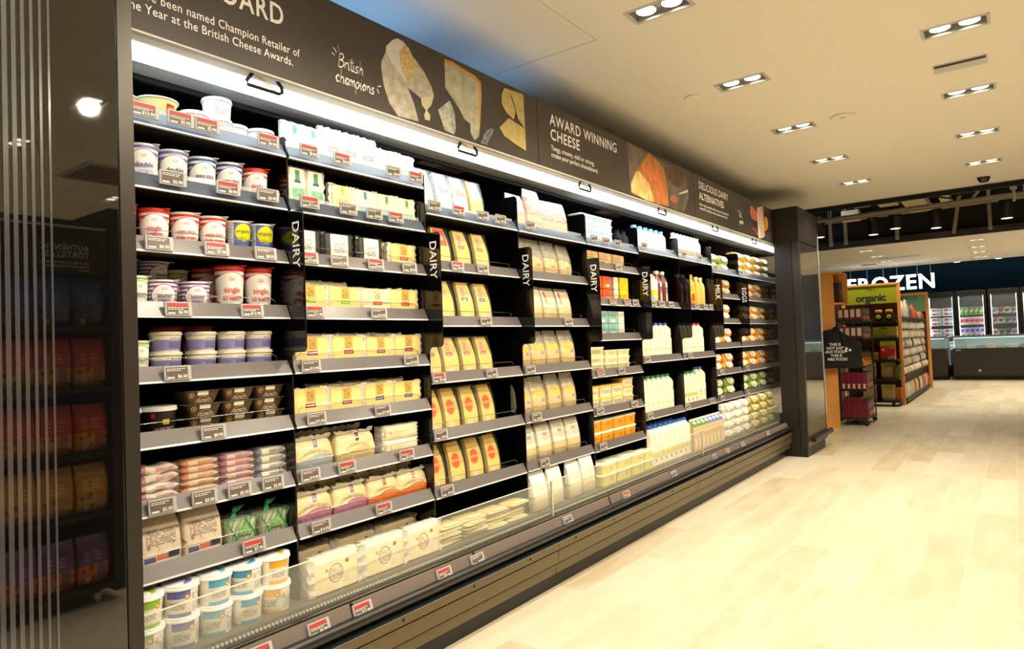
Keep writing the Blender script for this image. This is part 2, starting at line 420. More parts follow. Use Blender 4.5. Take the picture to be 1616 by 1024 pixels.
MB().box((-0.3, -0.3, -0.008), (0.3, 0.3, 0), mTrim).build('frame', t)
MB().box((-0.26, -0.26, -0.010), (0.26, 0.26, -0.008), M('vent_slats', (150, 146, 138), 0.5, [(lambda X, Y, Z: (X*14.0).fract().lt(0.6), (26, 24, 22))])).build('slats', t)
o = tag(MB().lathe([(0.05, 0), (0.05, -0.004)], mCeil, 24, cap0=False).build('ceiling_plate', loc=(-1.55, 7.6, CEIL), smooth=30), 'small pale blanking plate on the ceiling near the end cabinet', 'cover plate')
SEAM = (-1.605, 2.96)
# access panel seam in the ceiling
o = struct(MB().box((-2.6, SEAM[1], CEIL-0.002), (SEAM[0], SEAM[1]+0.004, CEIL), M('seam_grey', (206, 199, 184), 0.8)).box((SEAM[0]-0.004, SEAM[1]-1.3, CEIL-0.002), (SEAM[0], SEAM[1], CEIL), M('seam_grey')).build('trim_3'))

# ------------------------------------------------------------------ the chiller
BND = [0.77+0.0, 1.484, 2.19, 2.888, 3.594, 4.30, 5.0, 5.71, 6.41, 7.85]
XF = -2.08                 # shelf fronts
Y0, Y1 = 0.40, 7.95
mCase = M('case_black', (22, 21, 20), 0.42)
mInner = M('case_inner_black', (20, 22, 22), 0.55)
mPanel = M('kick_panel_bronze', (98, 86, 62), 0.34, metal=0.35)
mGloss = M('black_gloss_acrylic', (9, 9, 10), 0.04, ior=1.55)
mRail = M('grey_rail_plastic', (96, 90, 90), 0.28)
mRailEdge = M('rail_edge_gleam', (205, 205, 208), 0.2)  # pale holder edge, the LED gleam put into its colour
mShelf = M('shelf_black', (38, 35, 32), 0.5)
mWire = M('chrome_wire', (200, 200, 198), 0.18, metal=1.0)
mLED = glow('canopy_led', (0.86, 0.95, 1.0), LED_POWER)
mCanopy = M('canopy_grey', (150, 152, 152), 0.5)
mCanopyLt = M('canopy_pale', (222, 222, 222), 0.4)
case = tag(empty('refrigerated_display_case', (-2.4, (Y0+Y1)/2, 0)), 'long black open-front dairy chiller along the left wall', 'display fridge')
def cp(mb, name, **k):
    mb.xf(Matrix.Translation((2.4, -(Y0+Y1)/2, 0))); return mb.build(name, case, **k)
cp(MB().box((-2.9, Y0, 0.30), (-2.72, Y1, 2.3), mInner), 'back_panel')
cp(MB().box((-2.9, Y0, 0.0), (-1.93, Y1, 0.075), mCase).box((-1.93, 0.78, 0.0), (-1.905, 7.05, 0.075), mCase), 'plinth')
cp(MB().box((-2.72, Y0, 0.25), (-2.02, Y1, 0.33), M('deck_grey', (92, 88, 78), 0.5)).box((-2.02, Y0, 0.28), (-1.962, Y1, 0.335), M('deck_grey')), 'deck')
cp(MB().box((-2.9, Y0, 2.14), (-1.96, Y1, 2.36), mInner), 'canopy')
cp(MB().box((-2.0, Y0, 2.118), (-1.9535, Y1, 2.14), mCanopyLt).box((-2.225, Y0, 2.118), (-2.127, Y1, 2.14), mCanopy).box((-2.24, Y0, 2.10), (-2.225, Y1, 2.14), mInner), 'canopy_lip')
for a, b in ((Y0, 1.945), (1.955, 3.965), (3.975, 6.43), (6.5, 7.9)):
    cp(MB().box((-2.127, a, 2.116), (-2.0, b, 2.14), mLED), 'led_strip')
for k in range(2):         # kick panels in two stepped courses with a capping strip
    zs = ((0.079, 0.126), (0.134, 0.195))[k]; xs = ((-1.866, -1.905), (-1.848, -1.905))[k]
    for a, b in zip((0.78, 2.80, 4.62, 6.2), (2.796, 4.616, 6.196, 7.05)):
        mb = MB().prism([(zs[0], xs[1]), (zs[1], xs[1]), (zs[1], xs[0]+0.004), (zs[0]+0.003, xs[0])], 1, a, b, mPanel)
        cp(mb, 'kick_panel')
mb = MB()
for a, b in zip((0.78, 2.80, 4.62, 6.2), (2.796, 4.616, 6.196, 7.05)):
    mb.box((-1.905, a, 0.203), (-1.838, b, 0.234), mPanel).box((-1.905, a, 0.234), (-1.838, b, 0.2375), M('blue_black_ledge', (40, 50, 54), 0.25))
    mb.box((-1.8378, a, 0.2358), (-1.8370, b, 0.2375), M('ledge_highlight', (150, 146, 136), 0.3))  # pale strip paints the highlight along the ledge's top edge
cp(mb, 'ledge_strip')
for k in range(16):
    y = 0.95+0.4*k
    cp(MB().lathe([(0.006, 0), (0.006, 0.002)], mBlackPaint, 12).xf(Matrix.Translation((-1.838, y, 0.222))@Matrix.Rotation(PI/2, 4, 'Y')), 'screw_hole')
cp(MB().lathe([(0.021, 0), (0.021, 6.26)], M('bumper_black', (28, 26, 24), 0.3), 20).xf(Matrix.Translation((-1.858, 0.78, 0.278))@Matrix.Rotation(-PI/2, 4, 'X')), 'bumper', smooth=40)
cp(MB().box((-1.93, 0.78, 0.2375), (-1.88, 7.05, 0.30), mCase), 'front_body')
# sloped price rail of the well, the vent comb and the glass front
mb = MB()
for a, b in ((0.80, 1.545), (1.56, 2.20), (2.215, 3.38), (3.395, 4.22), (4.235, 4.97), (4.985, 5.6), (5.615, 6.3), (6.315, 7.04)):
    mb.prism([(0.283, -1.872), (0.287, -1.868), (0.336, -1.886), (0.336, -1.892)], 1, a, b, M('well_rail_brown', (112, 101, 95), 0.25))
    mb.prism([(0.281, -1.872), (0.285, -1.866), (0.287, -1.868), (0.283, -1.874)], 1, a, b, mRailEdge)
cp(mb, 'well_price_rail')
cp(MB().box((-1.90, 0.78, 0.30), (-1.892, 7.05, 0.332), mCase).box((-1.965, 0.78, 0.30), (-1.90, 7.05, 0.325), mCase).box((-1.925, 0.78, 0.325), (-1.912, 7.05, 0.334), M('brushed_trim', (120, 112, 100), 0.25, metal=0.8)), 'front_channel')
mb = MB()
y = 0.80
while y < 7.03:
    mb.box((-1.962, y, 0.335), (-1.954, y+0.006, 0.342), M('comb_pale', (225, 218, 200), 0.4)); y += 0.0145
cp(mb, 'vent_comb')
mGlass = film('clear_front_glass', (235, 240, 225), 0.93, 0.02, 1.45)
mGEdge = M('glass_edge', (226, 226, 215), 0.2)
for a, b in ((0.78, 2.905), (2.915, 4.965), (4.975, 7.04)):
    cp(MB().box((-1.949, a, 0.328), (-1.944, b, 0.503), mGlass), 'glass_front')
    cp(MB().box((-1.9492, a, 0.503), (-1.9438, b, 0.5055), mGEdge), 'glass_edge')
for y in (2.905, 4.965):
    cp(MB().box((-1.951, y, 0.328), (-1.942, y+0.01, 0.503), M('glass_seal', (205, 196, 180), 0.4)), 'glass_seal')

# shelves
ZS = {1: [1.908, 1.716, 1.525, 1.327, 1.13, .936, .737, .543], 3: [1.80, 1.553, 1.299, 1.045, .792, .54],
      5: [1.80, 1.657, 1.434, 1.209, .984, .753, .536], 6: [1.822, 1.437, 1.044, .65], 8: [1.765, 1.548, 1.324, 1.106, .875, .65]}
ZS[2] = ZS[1]; ZS[4] = ZS[3]; ZS[7] = ZS[6]; ZS[9] = ZS[8]
BAY = {1: 'cream bay', 2: 'block cheese bay', 3: 'sliced cheese bay', 4: 'grated cheese bay', 5: 'butter bay', 6: 'nearer milk bay', 7: 'farther milk bay', 8: 'narrow egg bay', 9: 'last egg bay'}
def shelf_word(b, r):
    return 'bottom deck' if r == 0 else ('top shelf' if r == 1 else '%s shelf down' % ORD[r-1])
mRiser = film('clear_riser', (225, 236, 245), 0.80, 0.08, 1.5)
for b in range(1, 10):
    ya, yb = BND[b-1]+0.008, BND[b]-0.006
    if b == 1: ya = 0.62
    for r, z in enumerate(ZS[b], 1):
        t = tag(empty('chiller_shelf', (XF, (ya+yb)/2, z)), 'empty-edged black shelf with grey price rail, %s of the %s' % (shelf_word(b, r), BAY[b]), 'shelf', 'shelves of the chiller')
        t['label'] = 'black shelf with grey price rail, %s of the %s' % (shelf_word(b, r), BAY[b])
        h = (yb-ya)/2
        MB().box((-0.58, -h, 0.008), (-0.012, h, 0.028), mShelf).build('board', t)
        mb = MB().prism([(0.0, 0.0), (0.004, 0.004), (0.049, -0.018), (0.047, -0.023)], 1, -h, h, mRail)
        mb.prism([(-0.002, -0.006), (-0.002, 0.006), (0.004, 0.004), (0.002, -0.002)], 1, -h, h, mRailEdge)
        mb.box((-0.02, -h, 0.004), (0.0, h, 0.009), mShelf)
        if (b <= 2 and r <= 2) or r == 1: mb.ms = [M('shaded_clear_rail', (74, 82, 92), 0.2) if q == mRail else q for q in mb.ms]  # upper rails face away from the light; that shade is in the colour
        mb.build('price_rail', t)
        if (b <= 2 and r <= 2) or r == 1:
            mb = MB().box((-0.026, -h+0.01, 0.03), (-0.0235, h-0.01, 0.064), mRiser)
            y = -h+0.02
            while y < h-0.02:
                mb.box((-0.030, y, 0.03), (-0.026, y+0.005, 0.061), mRiser); y += 0.018
            mb.build('clear_riser', t)
        elif b <= 5:
            q = h-0.035
            pts = [(-0.03, -q, 0.03), (-0.03, -q, 0.062), (-0.03, -q+0.012, 0.072), (-0.03, q-0.02, 0.072), (-0.03, q-0.004, 0.064), (-0.03, q, 0.03)]
            MB().tube(pts, 0.0013, mWire, 6).build('wire_guard', t, smooth=60)
# divider fins
WORDS = [None, 'DAIRY', 'DAIRY', 'DAIRY', 'DAIRY', 'DAIRY', None, 'MILK', 'EGGS']
def arc(c, r, a0, a1, n=6): return [(c[0]+r*math.cos(a0+(a1-a0)*i/n), c[1]+r*math.sin(a0+(a1-a0)*i/n)) for i in range(n+1)]
mWhite = M('white_lettering', (238, 238, 236), 0.5)
for k in range(1, 9):
    y = BND[k]
    t = tag(empty('divider_panel', (XF, y, 0.331)), 'glossy black divider fin between the %s and the %s%s' % (BAY[k], BAY[k+1], ' reading '+WORDS[k] if WORDS[k] else ''), 'divider', 'divider fins of the chiller')
    zt, zb = 1.372, 0.875        # the forward tab, above the deck
    poly = [(-0.6, 0.0), (0.0, 0.0), (0.0, zb-0.02)] + [(0.0+0.02-0.02*math.cos(a), zb-0.02+0.02*math.sin(a)) for a in (0.5, 1.1, PI/2)]
    poly += [(0.062, zb)] + arc((0.065, zb+0.018), 0.018, -PI/2, 0) + arc((0.065, zt-0.012), 0.018, 0, PI/2) + [(0.0, zt+0.006), (0.0, 1.63)] + arc((-0.02, 1.635), 0.02, 0, PI/2) + [(-0.6, 1.655)]
    MB().prism([(b_, a_) for a_, b_ in poly], 1, -0.003, 0.003, mGloss).build('panel', t)
    if WORDS[k]:
        v, f = text_geo(WORDS[k], 0.056, 'CENTER', 1.05, 0.0006)
        MB().add([(0.042+b_, -0.0036, 1.258-a_) for a_, b_ in v], f, mWhite).build('lettering', t)

# unseen cool strip lights put on the canopy for the ceiling's blue glow
for k_, (ya, yb, s_) in enumerate(((0.62, 1.45, 13.0), (1.62, 2.35, 9.0), (2.6, 3.2, 4.5))):
    t = tag(empty('unseen_cove_light', (-2.22, (ya+yb)/2, 2.3602)), 'unseen cool strip light on the canopy top behind the sign, %s of three' % ('nearest', 'middle', 'farthest')[k_], 'light', 'unseen strip lights on the canopy top')
    h = (yb-ya)/2
    MB().box((-0.035, -h, 0), (0.035, h, 0.03), mCanopy).build('housing', t)
    MB().box((-0.03, -h+0.01, 0.03), (0.03, h-0.01, 0.036), glow('unseen_cove_tube_%d' % k_, (0.26, 0.55, 1.0), s_)).build('tube', t)
# black wire grips of the night blind
gp = empty('blind_handle', (0, 0, 0))
MB().tube([(0, -0.046, 0.004), (0.003, -0.070, -0.028), (0.006, -0.070, -0.042), (0.006, 0.048, -0.042), (0.006, 0.060, -0.034), (0.003, 0.060, -0.016), (0, 0.044, 0.004)], 0.0062, mBlackPaint, 8).add([(-0.001, -0.044, 0.0), (-0.001, -0.015, 0.0), (0.004, 0.045, -0.030), (0.004, 0.03, -0.038)], [(0, 1, 2, 3)], mCanopyLt).build('wire_frame', gp, smooth=60)
for i, y in enumerate((1.325, 2.36, 3.40, 4.46, 5.50, 6.54)):
    o = gp if i == 0 else copy_tree(gp)
    o.location = (-1.962, y, 2.118)
    tag(o, 'black wire blind handle under the sign, %s from the near end' % ORD[i], 'handle', 'blind handles under the chiller sign')
for i, (y, x) in enumerate(((2.62, -2.33), (4.45, -2.35), (6.2, -2.33))):
    tag(MB().box((-0.06, -0.16, -0.002), (0.06, 0.16, 0.0), M('notice_card', (196, 190, 178), 0.6, layers=[(lambda X, Y, Z: Y.gt(-0.02), (140, 118, 98))])).build('notice_card', loc=(x, y, 2.139)), 'pale notice card stuck inside the canopy above the %s' % BAY[(3, 5, 8)[i]], 'notice', 'notices under the canopy')

# ------------------------------------------------------------------ header signs
mSign = M('sign_brown_black', (54, 47, 41), 0.42)
mSeam = M('sign_edge', (190, 186, 176), 0.4)
mTxt = M('sign_lettering', (236, 232, 226), 0.55)
SX = -1.93
def sign(y0, y1, label):
    t = tag(empty('header_sign', (SX, (y0+y1)/2, 2.122)), label, 'sign', 'header signs over the chiller')
    h = (y1-y0)/2
    MB().box((-0.02, -h+0.002, 0), (0, h-0.002, 0.345), mSign).build('board', t)
    MB().box((-0.02, -h, -0.007), (0.0015, h, -0.001), mSeam).build('edge_trim', t)
    t['y'] = (y0+y1)/2
    return t
def st(t, s, size, y, z, align='LEFT', bold=0.0, space=1.0, k=1.0):
    c = t['y']
    return text('lettering', s, size, mTxt, onx(0.0008, y-c, z-2.122, k), t, align, space, bold)
POLYS = {'brie': [(1.815, 2.298), (1.82, 2.327), (1.84, 2.361), (1.846, 2.39), (1.88, 2.426), (1.909, 2.443), (1.942, 2.44), (1.961, 2.429), (1.97, 2.41), (2.008, 2.387), (2.057, 2.351), (2.097, 2.304), (2.111, 2.271), (2.104, 2.247), (2.031, 2.235), (1.958, 2.257), (1.989, 2.202), (2.014, 2.133), (1.899, 2.126), (1.854, 2.166), (1.825, 2.233)], 'brie_cap': [(1.846, 2.39), (1.88, 2.426), (1.909, 2.443), (1.942, 2.44), (1.946, 2.427), (1.916, 2.393), (1.919, 2.351), (1.931, 2.313), (1.954, 2.285), (1.907, 2.306), (1.875, 2.331), (1.849, 2.36)], 'paste': [(1.916, 2.393), (1.946, 2.427), (1.97, 2.425), (2.007, 2.372), (2.011, 2.337), (1.964, 2.287), (1.927, 2.319)], 'drip': [(2.031, 2.235), (2.111, 2.267), (2.093, 2.222), (2.065, 2.193), (2.085, 2.176), (2.079, 2.152), (2.052, 2.15), (2.046, 2.166), (2.058, 2.191), (2.035, 2.207)], 'stilton': [(2.185, 2.447), (2.236, 2.452), (2.328, 2.441), (2.389, 2.436), (2.431, 2.416), (2.434, 2.36), (2.417, 2.227), (2.404, 2.16), (2.371, 2.133), (2.343, 2.162), (2.345, 2.202), (2.304, 2.215), (2.271, 2.253), (2.227, 2.288), (2.184, 2.322)], 'rind': [(2.185, 2.447), (2.236, 2.452), (2.328, 2.441), (2.389, 2.436), (2.431, 2.416), (2.434, 2.36), (2.417, 2.227), (2.404, 2.224), (2.417, 2.356), (2.409, 2.402), (2.382, 2.419), (2.322, 2.424), (2.235, 2.434), (2.19, 2.428)], 'chunk': [(2.132, 2.21), (2.157, 2.232), (2.209, 2.272), (2.23, 2.243), (2.24, 2.215), (2.243, 2.154), (2.23, 2.128), (2.169, 2.133)], 'ched_a': [(2.588, 2.403), (2.611, 2.441), (2.646, 2.444), (2.671, 2.4), (2.696, 2.347), (2.679, 2.304), (2.617, 2.326), (2.585, 2.36)], 'ched_b': [(2.646, 2.444), (2.669, 2.47), (2.764, 2.482), (2.769, 2.453), (2.772, 2.278), (2.716, 2.317), (2.679, 2.402)], 'ched_c': [(2.56, 2.237), (2.637, 2.302), (2.775, 2.279), (2.773, 2.169), (2.693, 2.182), (2.596, 2.203)], 'blue': [(2.408, 2.129), (2.443, 2.185), (2.477, 2.211), (2.503, 2.223), (2.516, 2.21), (2.481, 2.169), (2.459, 2.13)], 'shade_a': [(1.81, 2.195), (1.816, 2.224), (1.828, 2.193), (1.868, 2.156), (1.885, 2.126), (1.809, 2.134)], 'pan_bg': [(3.898, 2.464), (4.853, 2.424), (4.885, 2.257), (4.78, 2.132), (3.923, 2.136)], 'pan': [(3.968, 2.467), (4.164, 2.475), (4.225, 2.46), (4.324, 2.481), (4.439, 2.409), (4.497, 2.313), (4.505, 2.136), (4.276, 2.127), (4.14, 2.234), (4.005, 2.291)], 'pan_in': [(4.111, 2.356), (4.237, 2.37), (4.365, 2.347), (4.423, 2.263), (4.456, 2.153), (4.367, 2.159), (4.268, 2.255), (4.187, 2.287)], 'pan_lt': [(4.005, 2.291), (4.066, 2.302), (4.203, 2.244), (4.265, 2.13), (4.149, 2.126), (3.933, 2.147), (3.929, 2.198)], 'bowl': [(4.809, 2.38), (4.785, 2.339), (4.728, 2.309), (4.655, 2.299), (4.586, 2.31), (4.539, 2.34), (4.525, 2.379), (4.548, 2.419), (4.602, 2.449), (4.673, 2.461), (4.744, 2.451), (4.794, 2.422)], 'bowl2': [(4.676, 2.207), (4.664, 2.192), (4.636, 2.179), (4.599, 2.174), (4.564, 2.177), (4.539, 2.186), (4.531, 2.201), (4.542, 2.216), (4.57, 2.228), (4.606, 2.234), (4.642, 2.232), (4.668, 2.222)], 'spoon': [(4.694, 2.258), (4.866, 2.313), (4.877, 2.297), (4.706, 2.251)], 'berry': [(6.37, 2.409), (6.441, 2.413), (6.578, 2.361), (6.578, 2.295), (6.503, 2.283), (6.402, 2.293), (6.359, 2.338)], 'berry2': [(6.391, 2.221), (6.551, 2.195), (6.565, 2.151), (6.504, 2.164), (6.407, 2.198)], 'glass': [(6.577, 2.422), (6.766, 2.459), (6.78, 2.168), (6.714, 2.144), (6.615, 2.13), (6.565, 2.151)], 'straw': [(6.557, 2.465), (6.585, 2.472), (6.626, 2.132), (6.582, 2.127)], 'mango': [(6.806, 2.364), (6.884, 2.361), (6.917, 2.311), (6.89, 2.26), (6.827, 2.223), (6.782, 2.221)], 'purple': [(6.79, 2.202), (6.95, 2.213), (6.96, 2.132), (6.78, 2.141)]}
def art(t, name, keys):
    c = t['y']; mb = MB()
    for i, (k, col, nz) in enumerate(keys):
        mt = M('print_'+k, col, 0.5, noise=nz)
        pts = [(0.0006+0.00025*i, a-c, b-2.122) for a, b in POLYS[k] if 2.124 < b < 2.466]
        mb.quad(pts, mt)
    o = mb.build(name, t)
    bm = bmesh.new(); bm.from_mesh(o.data); bmesh.ops.triangulate(bm, faces=bm.faces[:], ngon_method='EAR_CLIP'); bm.to_mesh(o.data); bm.free()
    return o
s1 = sign(0.42, 2.888, 'dark header sign with soft cheeses and British champions in script')
st(s1, 'CHEESEBOARD', 0.098, 1.381, 2.331, 'RIGHT', 0.0014, 1.12, 0.78)
st(s1, "We've been named Champion Retailer of", 0.038, 1.439, 2.227, 'RIGHT', 0.0002, 1.06, 0.84)
st(s1, 'the Year at the British Cheese Awards.', 0.038, 1.413, 2.188, 'RIGHT', 0.0002, 1.06, 0.84)
# handwriting, drawn as brush strokes
GLY = {'B': [[(0, 0), (.05, 1)], [(0, .95), (.35, 1), (.45, .8), (.3, .58), (.08, .52)], [(.08, .52), (.42, .5), (.5, .22), (.3, .02), (0, 0)]],
 'r': [[(0, .5), (.05, 0)], [(.05, .3), (.2, .5), (.32, .48)]], 'i': [[(0, .5), (.04, .05), (.15, 0)], [(.02, .72), (.05, .75)]],
 't': [[(.1, .9), (.08, .1), (.2, 0), (.3, .08)], [(-.1, .6), (.3, .64)]], 's': [[(.3, .48), (.08, .46), (.06, .32), (.26, .2), (.24, .04), (0, .02)]],
 'h': [[(0, 1), (.03, 0)], [(.03, .3), (.18, .5), (.3, .4), (.3, 0), (.4, .05)]], 'c': [[(.34, .42), (.18, .52), (.02, .3), (.12, .02), (.36, .08)]],
 'a': [[(.32, .45), (.12, .5), (.02, .22), (.14, 0), (.3, .2), (.33, .48), (.34, .08), (.44, .02)]], 'm': [[(0, .5), (.03, 0)], [(.03, .35), (.16, .5), (.24, .35), (.24, 0)], [(.24, .35), (.4, .5), (.48, .3), (.5, .02)]],
 'p': [[(.02, .5), (.0, -.45)], [(.02, .35), (.2, .52), (.34, .3), (.2, .02), (.02, .08)]], 'o': [[(.18, .5), (.02, .28), (.14, 0), (.32, .16), (.3, .42), (.18, .5)]], 'n': [[(0, .5), (.03, 0)], [(.03, .3), (.2, .5), (.32, .35), (.32, .02), (.42, .04)]],
 'g': [[(.3, .45), (.1, .5), (.02, .25), (.14, .04), (.3, .2), (.32, .48), (.3, -.3), (.1, -.42)]], 'u': [[(0, .5), (.04, .1), (.16, 0), (.3, .2), (.32, .5), (.34, .04), (.42, .02)]], 'f': [[(.34, .95), (.16, .95), (.12, .6), (.1, -.1)], [(-.04, .5), (.28, .54)]],
 'l': [[(.02, 1), (.03, .06), (.14, 0)]], 'G': [[(.42, .85), (.22, 1), (.02, .6), (.08, .1), (.34, .05), (.42, .42), (.24, .42)]], 'd': [[(.32, .42), (.12, .5), (.02, .22), (.14, 0), (.32, .2)], [(.34, 1), (.32, .1), (.44, .02)]], ' ': []}
ADV = {'B': .58, 'i': .2, 'm': .62, 'l': .22, 't': .3, 'r': .36}
def script(t, s, y, z, h, rise=0.0, wd=0.006, extra=()):
    c = t['y']; mb = MB(); x = 0.0
    paths = []
    for ch in s:
        for p in GLY[ch]: paths.append([(x+a, b) for a, b in p])
        x += ADV.get(ch, .46)
    paths = [[(y-c+(a+0.12*b)*h*0.9, z-2.122+b*h+a*h*rise) for a, b in p] for p in paths]+[[(a-c, b-2.122) for a, b in p] for p in extra]
    for p in paths: mb.tube([(0.001, a, b) for a, b in p], wd/2, mTxt, 6)
    mb.v = [(0.0004+abs(v[0]-0.001)*0.15, v[1], v[2]) for v in mb.v]
    return mb.build('script_lettering', t)
script(s1, 'British', 1.607, 2.236, 0.052, 0.0, 0.0055, [[(1.585, 2.30), (1.60, 2.285)], [(1.605, 2.315), (1.612, 2.292)], [(1.577, 2.278), (1.592, 2.272)]])
script(s1, 'champions', 1.592, 2.178, 0.052, 0.0, 0.0055, [[(1.795, 2.215), (1.812, 2.222)], [(1.79, 2.205), (1.80, 2.19)]])
art(s1, 'cheese_print', [('brie', (172, 169, 160), (30, (150, 138, 114))), ('brie_cap', (196, 195, 191), (40, (182, 179, 172))), ('paste', (190, 174, 120), (60, (168, 136, 76))), ('drip', (186, 180, 136), None),
    ('stilton', (178, 172, 144), (22, (140, 144, 130))), ('rind', (186, 140, 70), (30, (190, 130, 60))), ('chunk', (190, 188, 166), (34, (120, 130, 128))), ('ched_a', (186, 168, 104), (30, (170, 148, 84))), ('ched_b', (178, 162, 106), (30, (162, 144, 84))), ('ched_c', (174, 156, 100), (30, (158, 138, 78))), ('blue', (120, 124, 128), (60, (70, 74, 84)))])
s2 = sign(2.888, 5.005, 'dark header sign reading AWARD WINNING CHEESE with a pancake photograph')
st(s2, 'AWARD WINNING', 0.083, 3.006, 2.386, 'LEFT', 0.0008, 1.1, 0.98)
st(s2, 'CHEESE', 0.083, 3.006, 2.307, 'LEFT', 0.0008, 1.1)
st(s2, 'Tangy, creamy, mild or strong,', 0.037, 3.008, 2.237)
st(s2, 'create your perfect cheeseboard.', 0.037, 3.008, 2.200)
art(s2, 'pancake_print', [('pan_bg', (112, 100, 88), (8, (80, 68, 56))), ('pan', (186, 130, 58), (14, (166, 98, 40))), ('pan_lt', (222, 190, 130), (20, (200, 150, 80))), ('pan_in', (196, 96, 44), (24, (216, 130, 70))), ('bowl', (70, 44, 30), (16, (104, 66, 44))), ('bowl2', (150, 110, 84), (30, (190, 80, 50))), ('spoon', (200, 196, 188), None)])
s3 = sign(5.005, 7.9, 'dark header sign reading DELICIOUS DAIRY ALTERNATIVES beside a smoothie photograph')
st(s3, 'DELICIOUS DAIRY', 0.078, 5.10, 2.388, 'LEFT', 0.0008, 1.06)
st(s3, 'ALTERNATIVES', 0.078, 5.10, 2.305, 'LEFT', 0.0008, 1.06)
st(s3, 'All our dairy alternative drinks are sources of vitamin D,', 0.029, 5.10, 2.240)
st(s3, 'vitamin B12, and have as much calcium as cow\'s milk.', 0.029, 5.10, 2.209)
script(s3, 'Gut', 6.04, 2.262, 0.062, 0.0, 0.008, [[(6.0, 2.315), (6.02, 2.30)]])
script(s3, 'goodn', 6.04, 2.205, 0.05, 0.0, 0.008)
art(s3, 'smoothie_print', [('purple', (74, 58, 74), None), ('berry', (176, 74, 44), (40, (210, 120, 90))), ('berry2', (96, 40, 30), (40, (150, 80, 60))), ('mango', (220, 144, 40), (30, (200, 110, 20))), ('glass', (190, 160, 140), (10, (206, 182, 166))), ('straw', (224, 204, 190), None)])

# ------------------------------------------------------------------ dark end cabinets
mBody = M('cabinet_bronze_black', (40, 36, 33), 0.38, metal=0.3)
mMirror = M('dark_tinted_glass', (10, 9, 9), 0.02, ior=2.0)
t = tag(empty('end_cabinet', (-1.9, -0.3, 0)), 'tall dark glass-sided cabinet at the near end of the chiller', 'cabinet', 'glass-sided end cabinets')
MB().box((-0.02, -1.0, 0.0), (0.195, 1.035, 2.46), mBody).build('body', t)
MB().box((0.196, -1.0, 0.16), (0.209, 1.040, 2.46), mMirror).build('glass_side', t)
MB().box((0.19, 1.0405, 0.0), (0.214, 1.074, 2.466), M('post_bronze', (58, 54, 50), 0.3, metal=0.5)).build('edge_post', t)
MB().box((-0.02, 1.036, 0.0), (0.19, 1.072, 2.466), mBody).build('end_face', t)
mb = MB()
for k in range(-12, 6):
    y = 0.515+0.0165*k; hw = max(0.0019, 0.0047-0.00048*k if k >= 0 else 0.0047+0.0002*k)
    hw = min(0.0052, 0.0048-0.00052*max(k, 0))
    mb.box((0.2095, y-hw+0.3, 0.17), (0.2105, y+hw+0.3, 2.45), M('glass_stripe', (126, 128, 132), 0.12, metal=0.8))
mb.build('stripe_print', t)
MB().lathe([(0.022, 0), (0.022, 2.0)], mBody, 16).xf(Matrix.Translation((0.225, -0.98, 0.16))@Matrix.Rotation(-PI/2, 4, 'X')).build('bumper', t, smooth=40)

t = tag(empty('end_cabinet', (-1.81, 7.5, 0)), 'tall dark glass-sided cabinet standing at the far end of the chiller', 'cabinet', 'glass-sided end cabinets')
mbb = MB().box((-0.117, -0.44, 0.09), (0.045, 0.38, 2.13), mBody)
mbb.build('body', t)
MB().prism([(2.13, -0.117), (2.155, -0.117), (2.466, -0.117), (2.466, 0.125), (2.13, 0.118)], 1, -0.445, 0.40, mBody).build('cap', t)
MB().box((0.05, -0.44, 0.09), (0.116, -0.385, 2.13), M('post_bronze')).build('front_post', t)
MB().box((0.05, 0.36, 0.09), (0.116, 0.38, 2.13), M('post_bronze')).build('rear_post', t)
MB().box((0.117, 0.372, 0.33), (0.121, 0.384, 2.44), mRailEdge).build('bright_edge', t)
MB().box((0.06, -0.385, 0.09), (0.114, 0.36, 0.345), M('kick_panel_bronze')).build('lower_panel', t)
MB().box((0.108, -0.383, 0.345), (0.114, 0.358, 2.12), M('silvered_side_glass', (120, 118, 112), 0.03, metal=0.85)).build('glass_side', t)
MB().box((-0.117, -0.44, 0.0), (0.11, 0.30, 0.09), mCase).build('plinth', t)
MB().box((0.116, -0.32, 0.13), (0.16, 0.5, 0.185), M('bumper_black')).build('bumper', t, bevel=0.012)

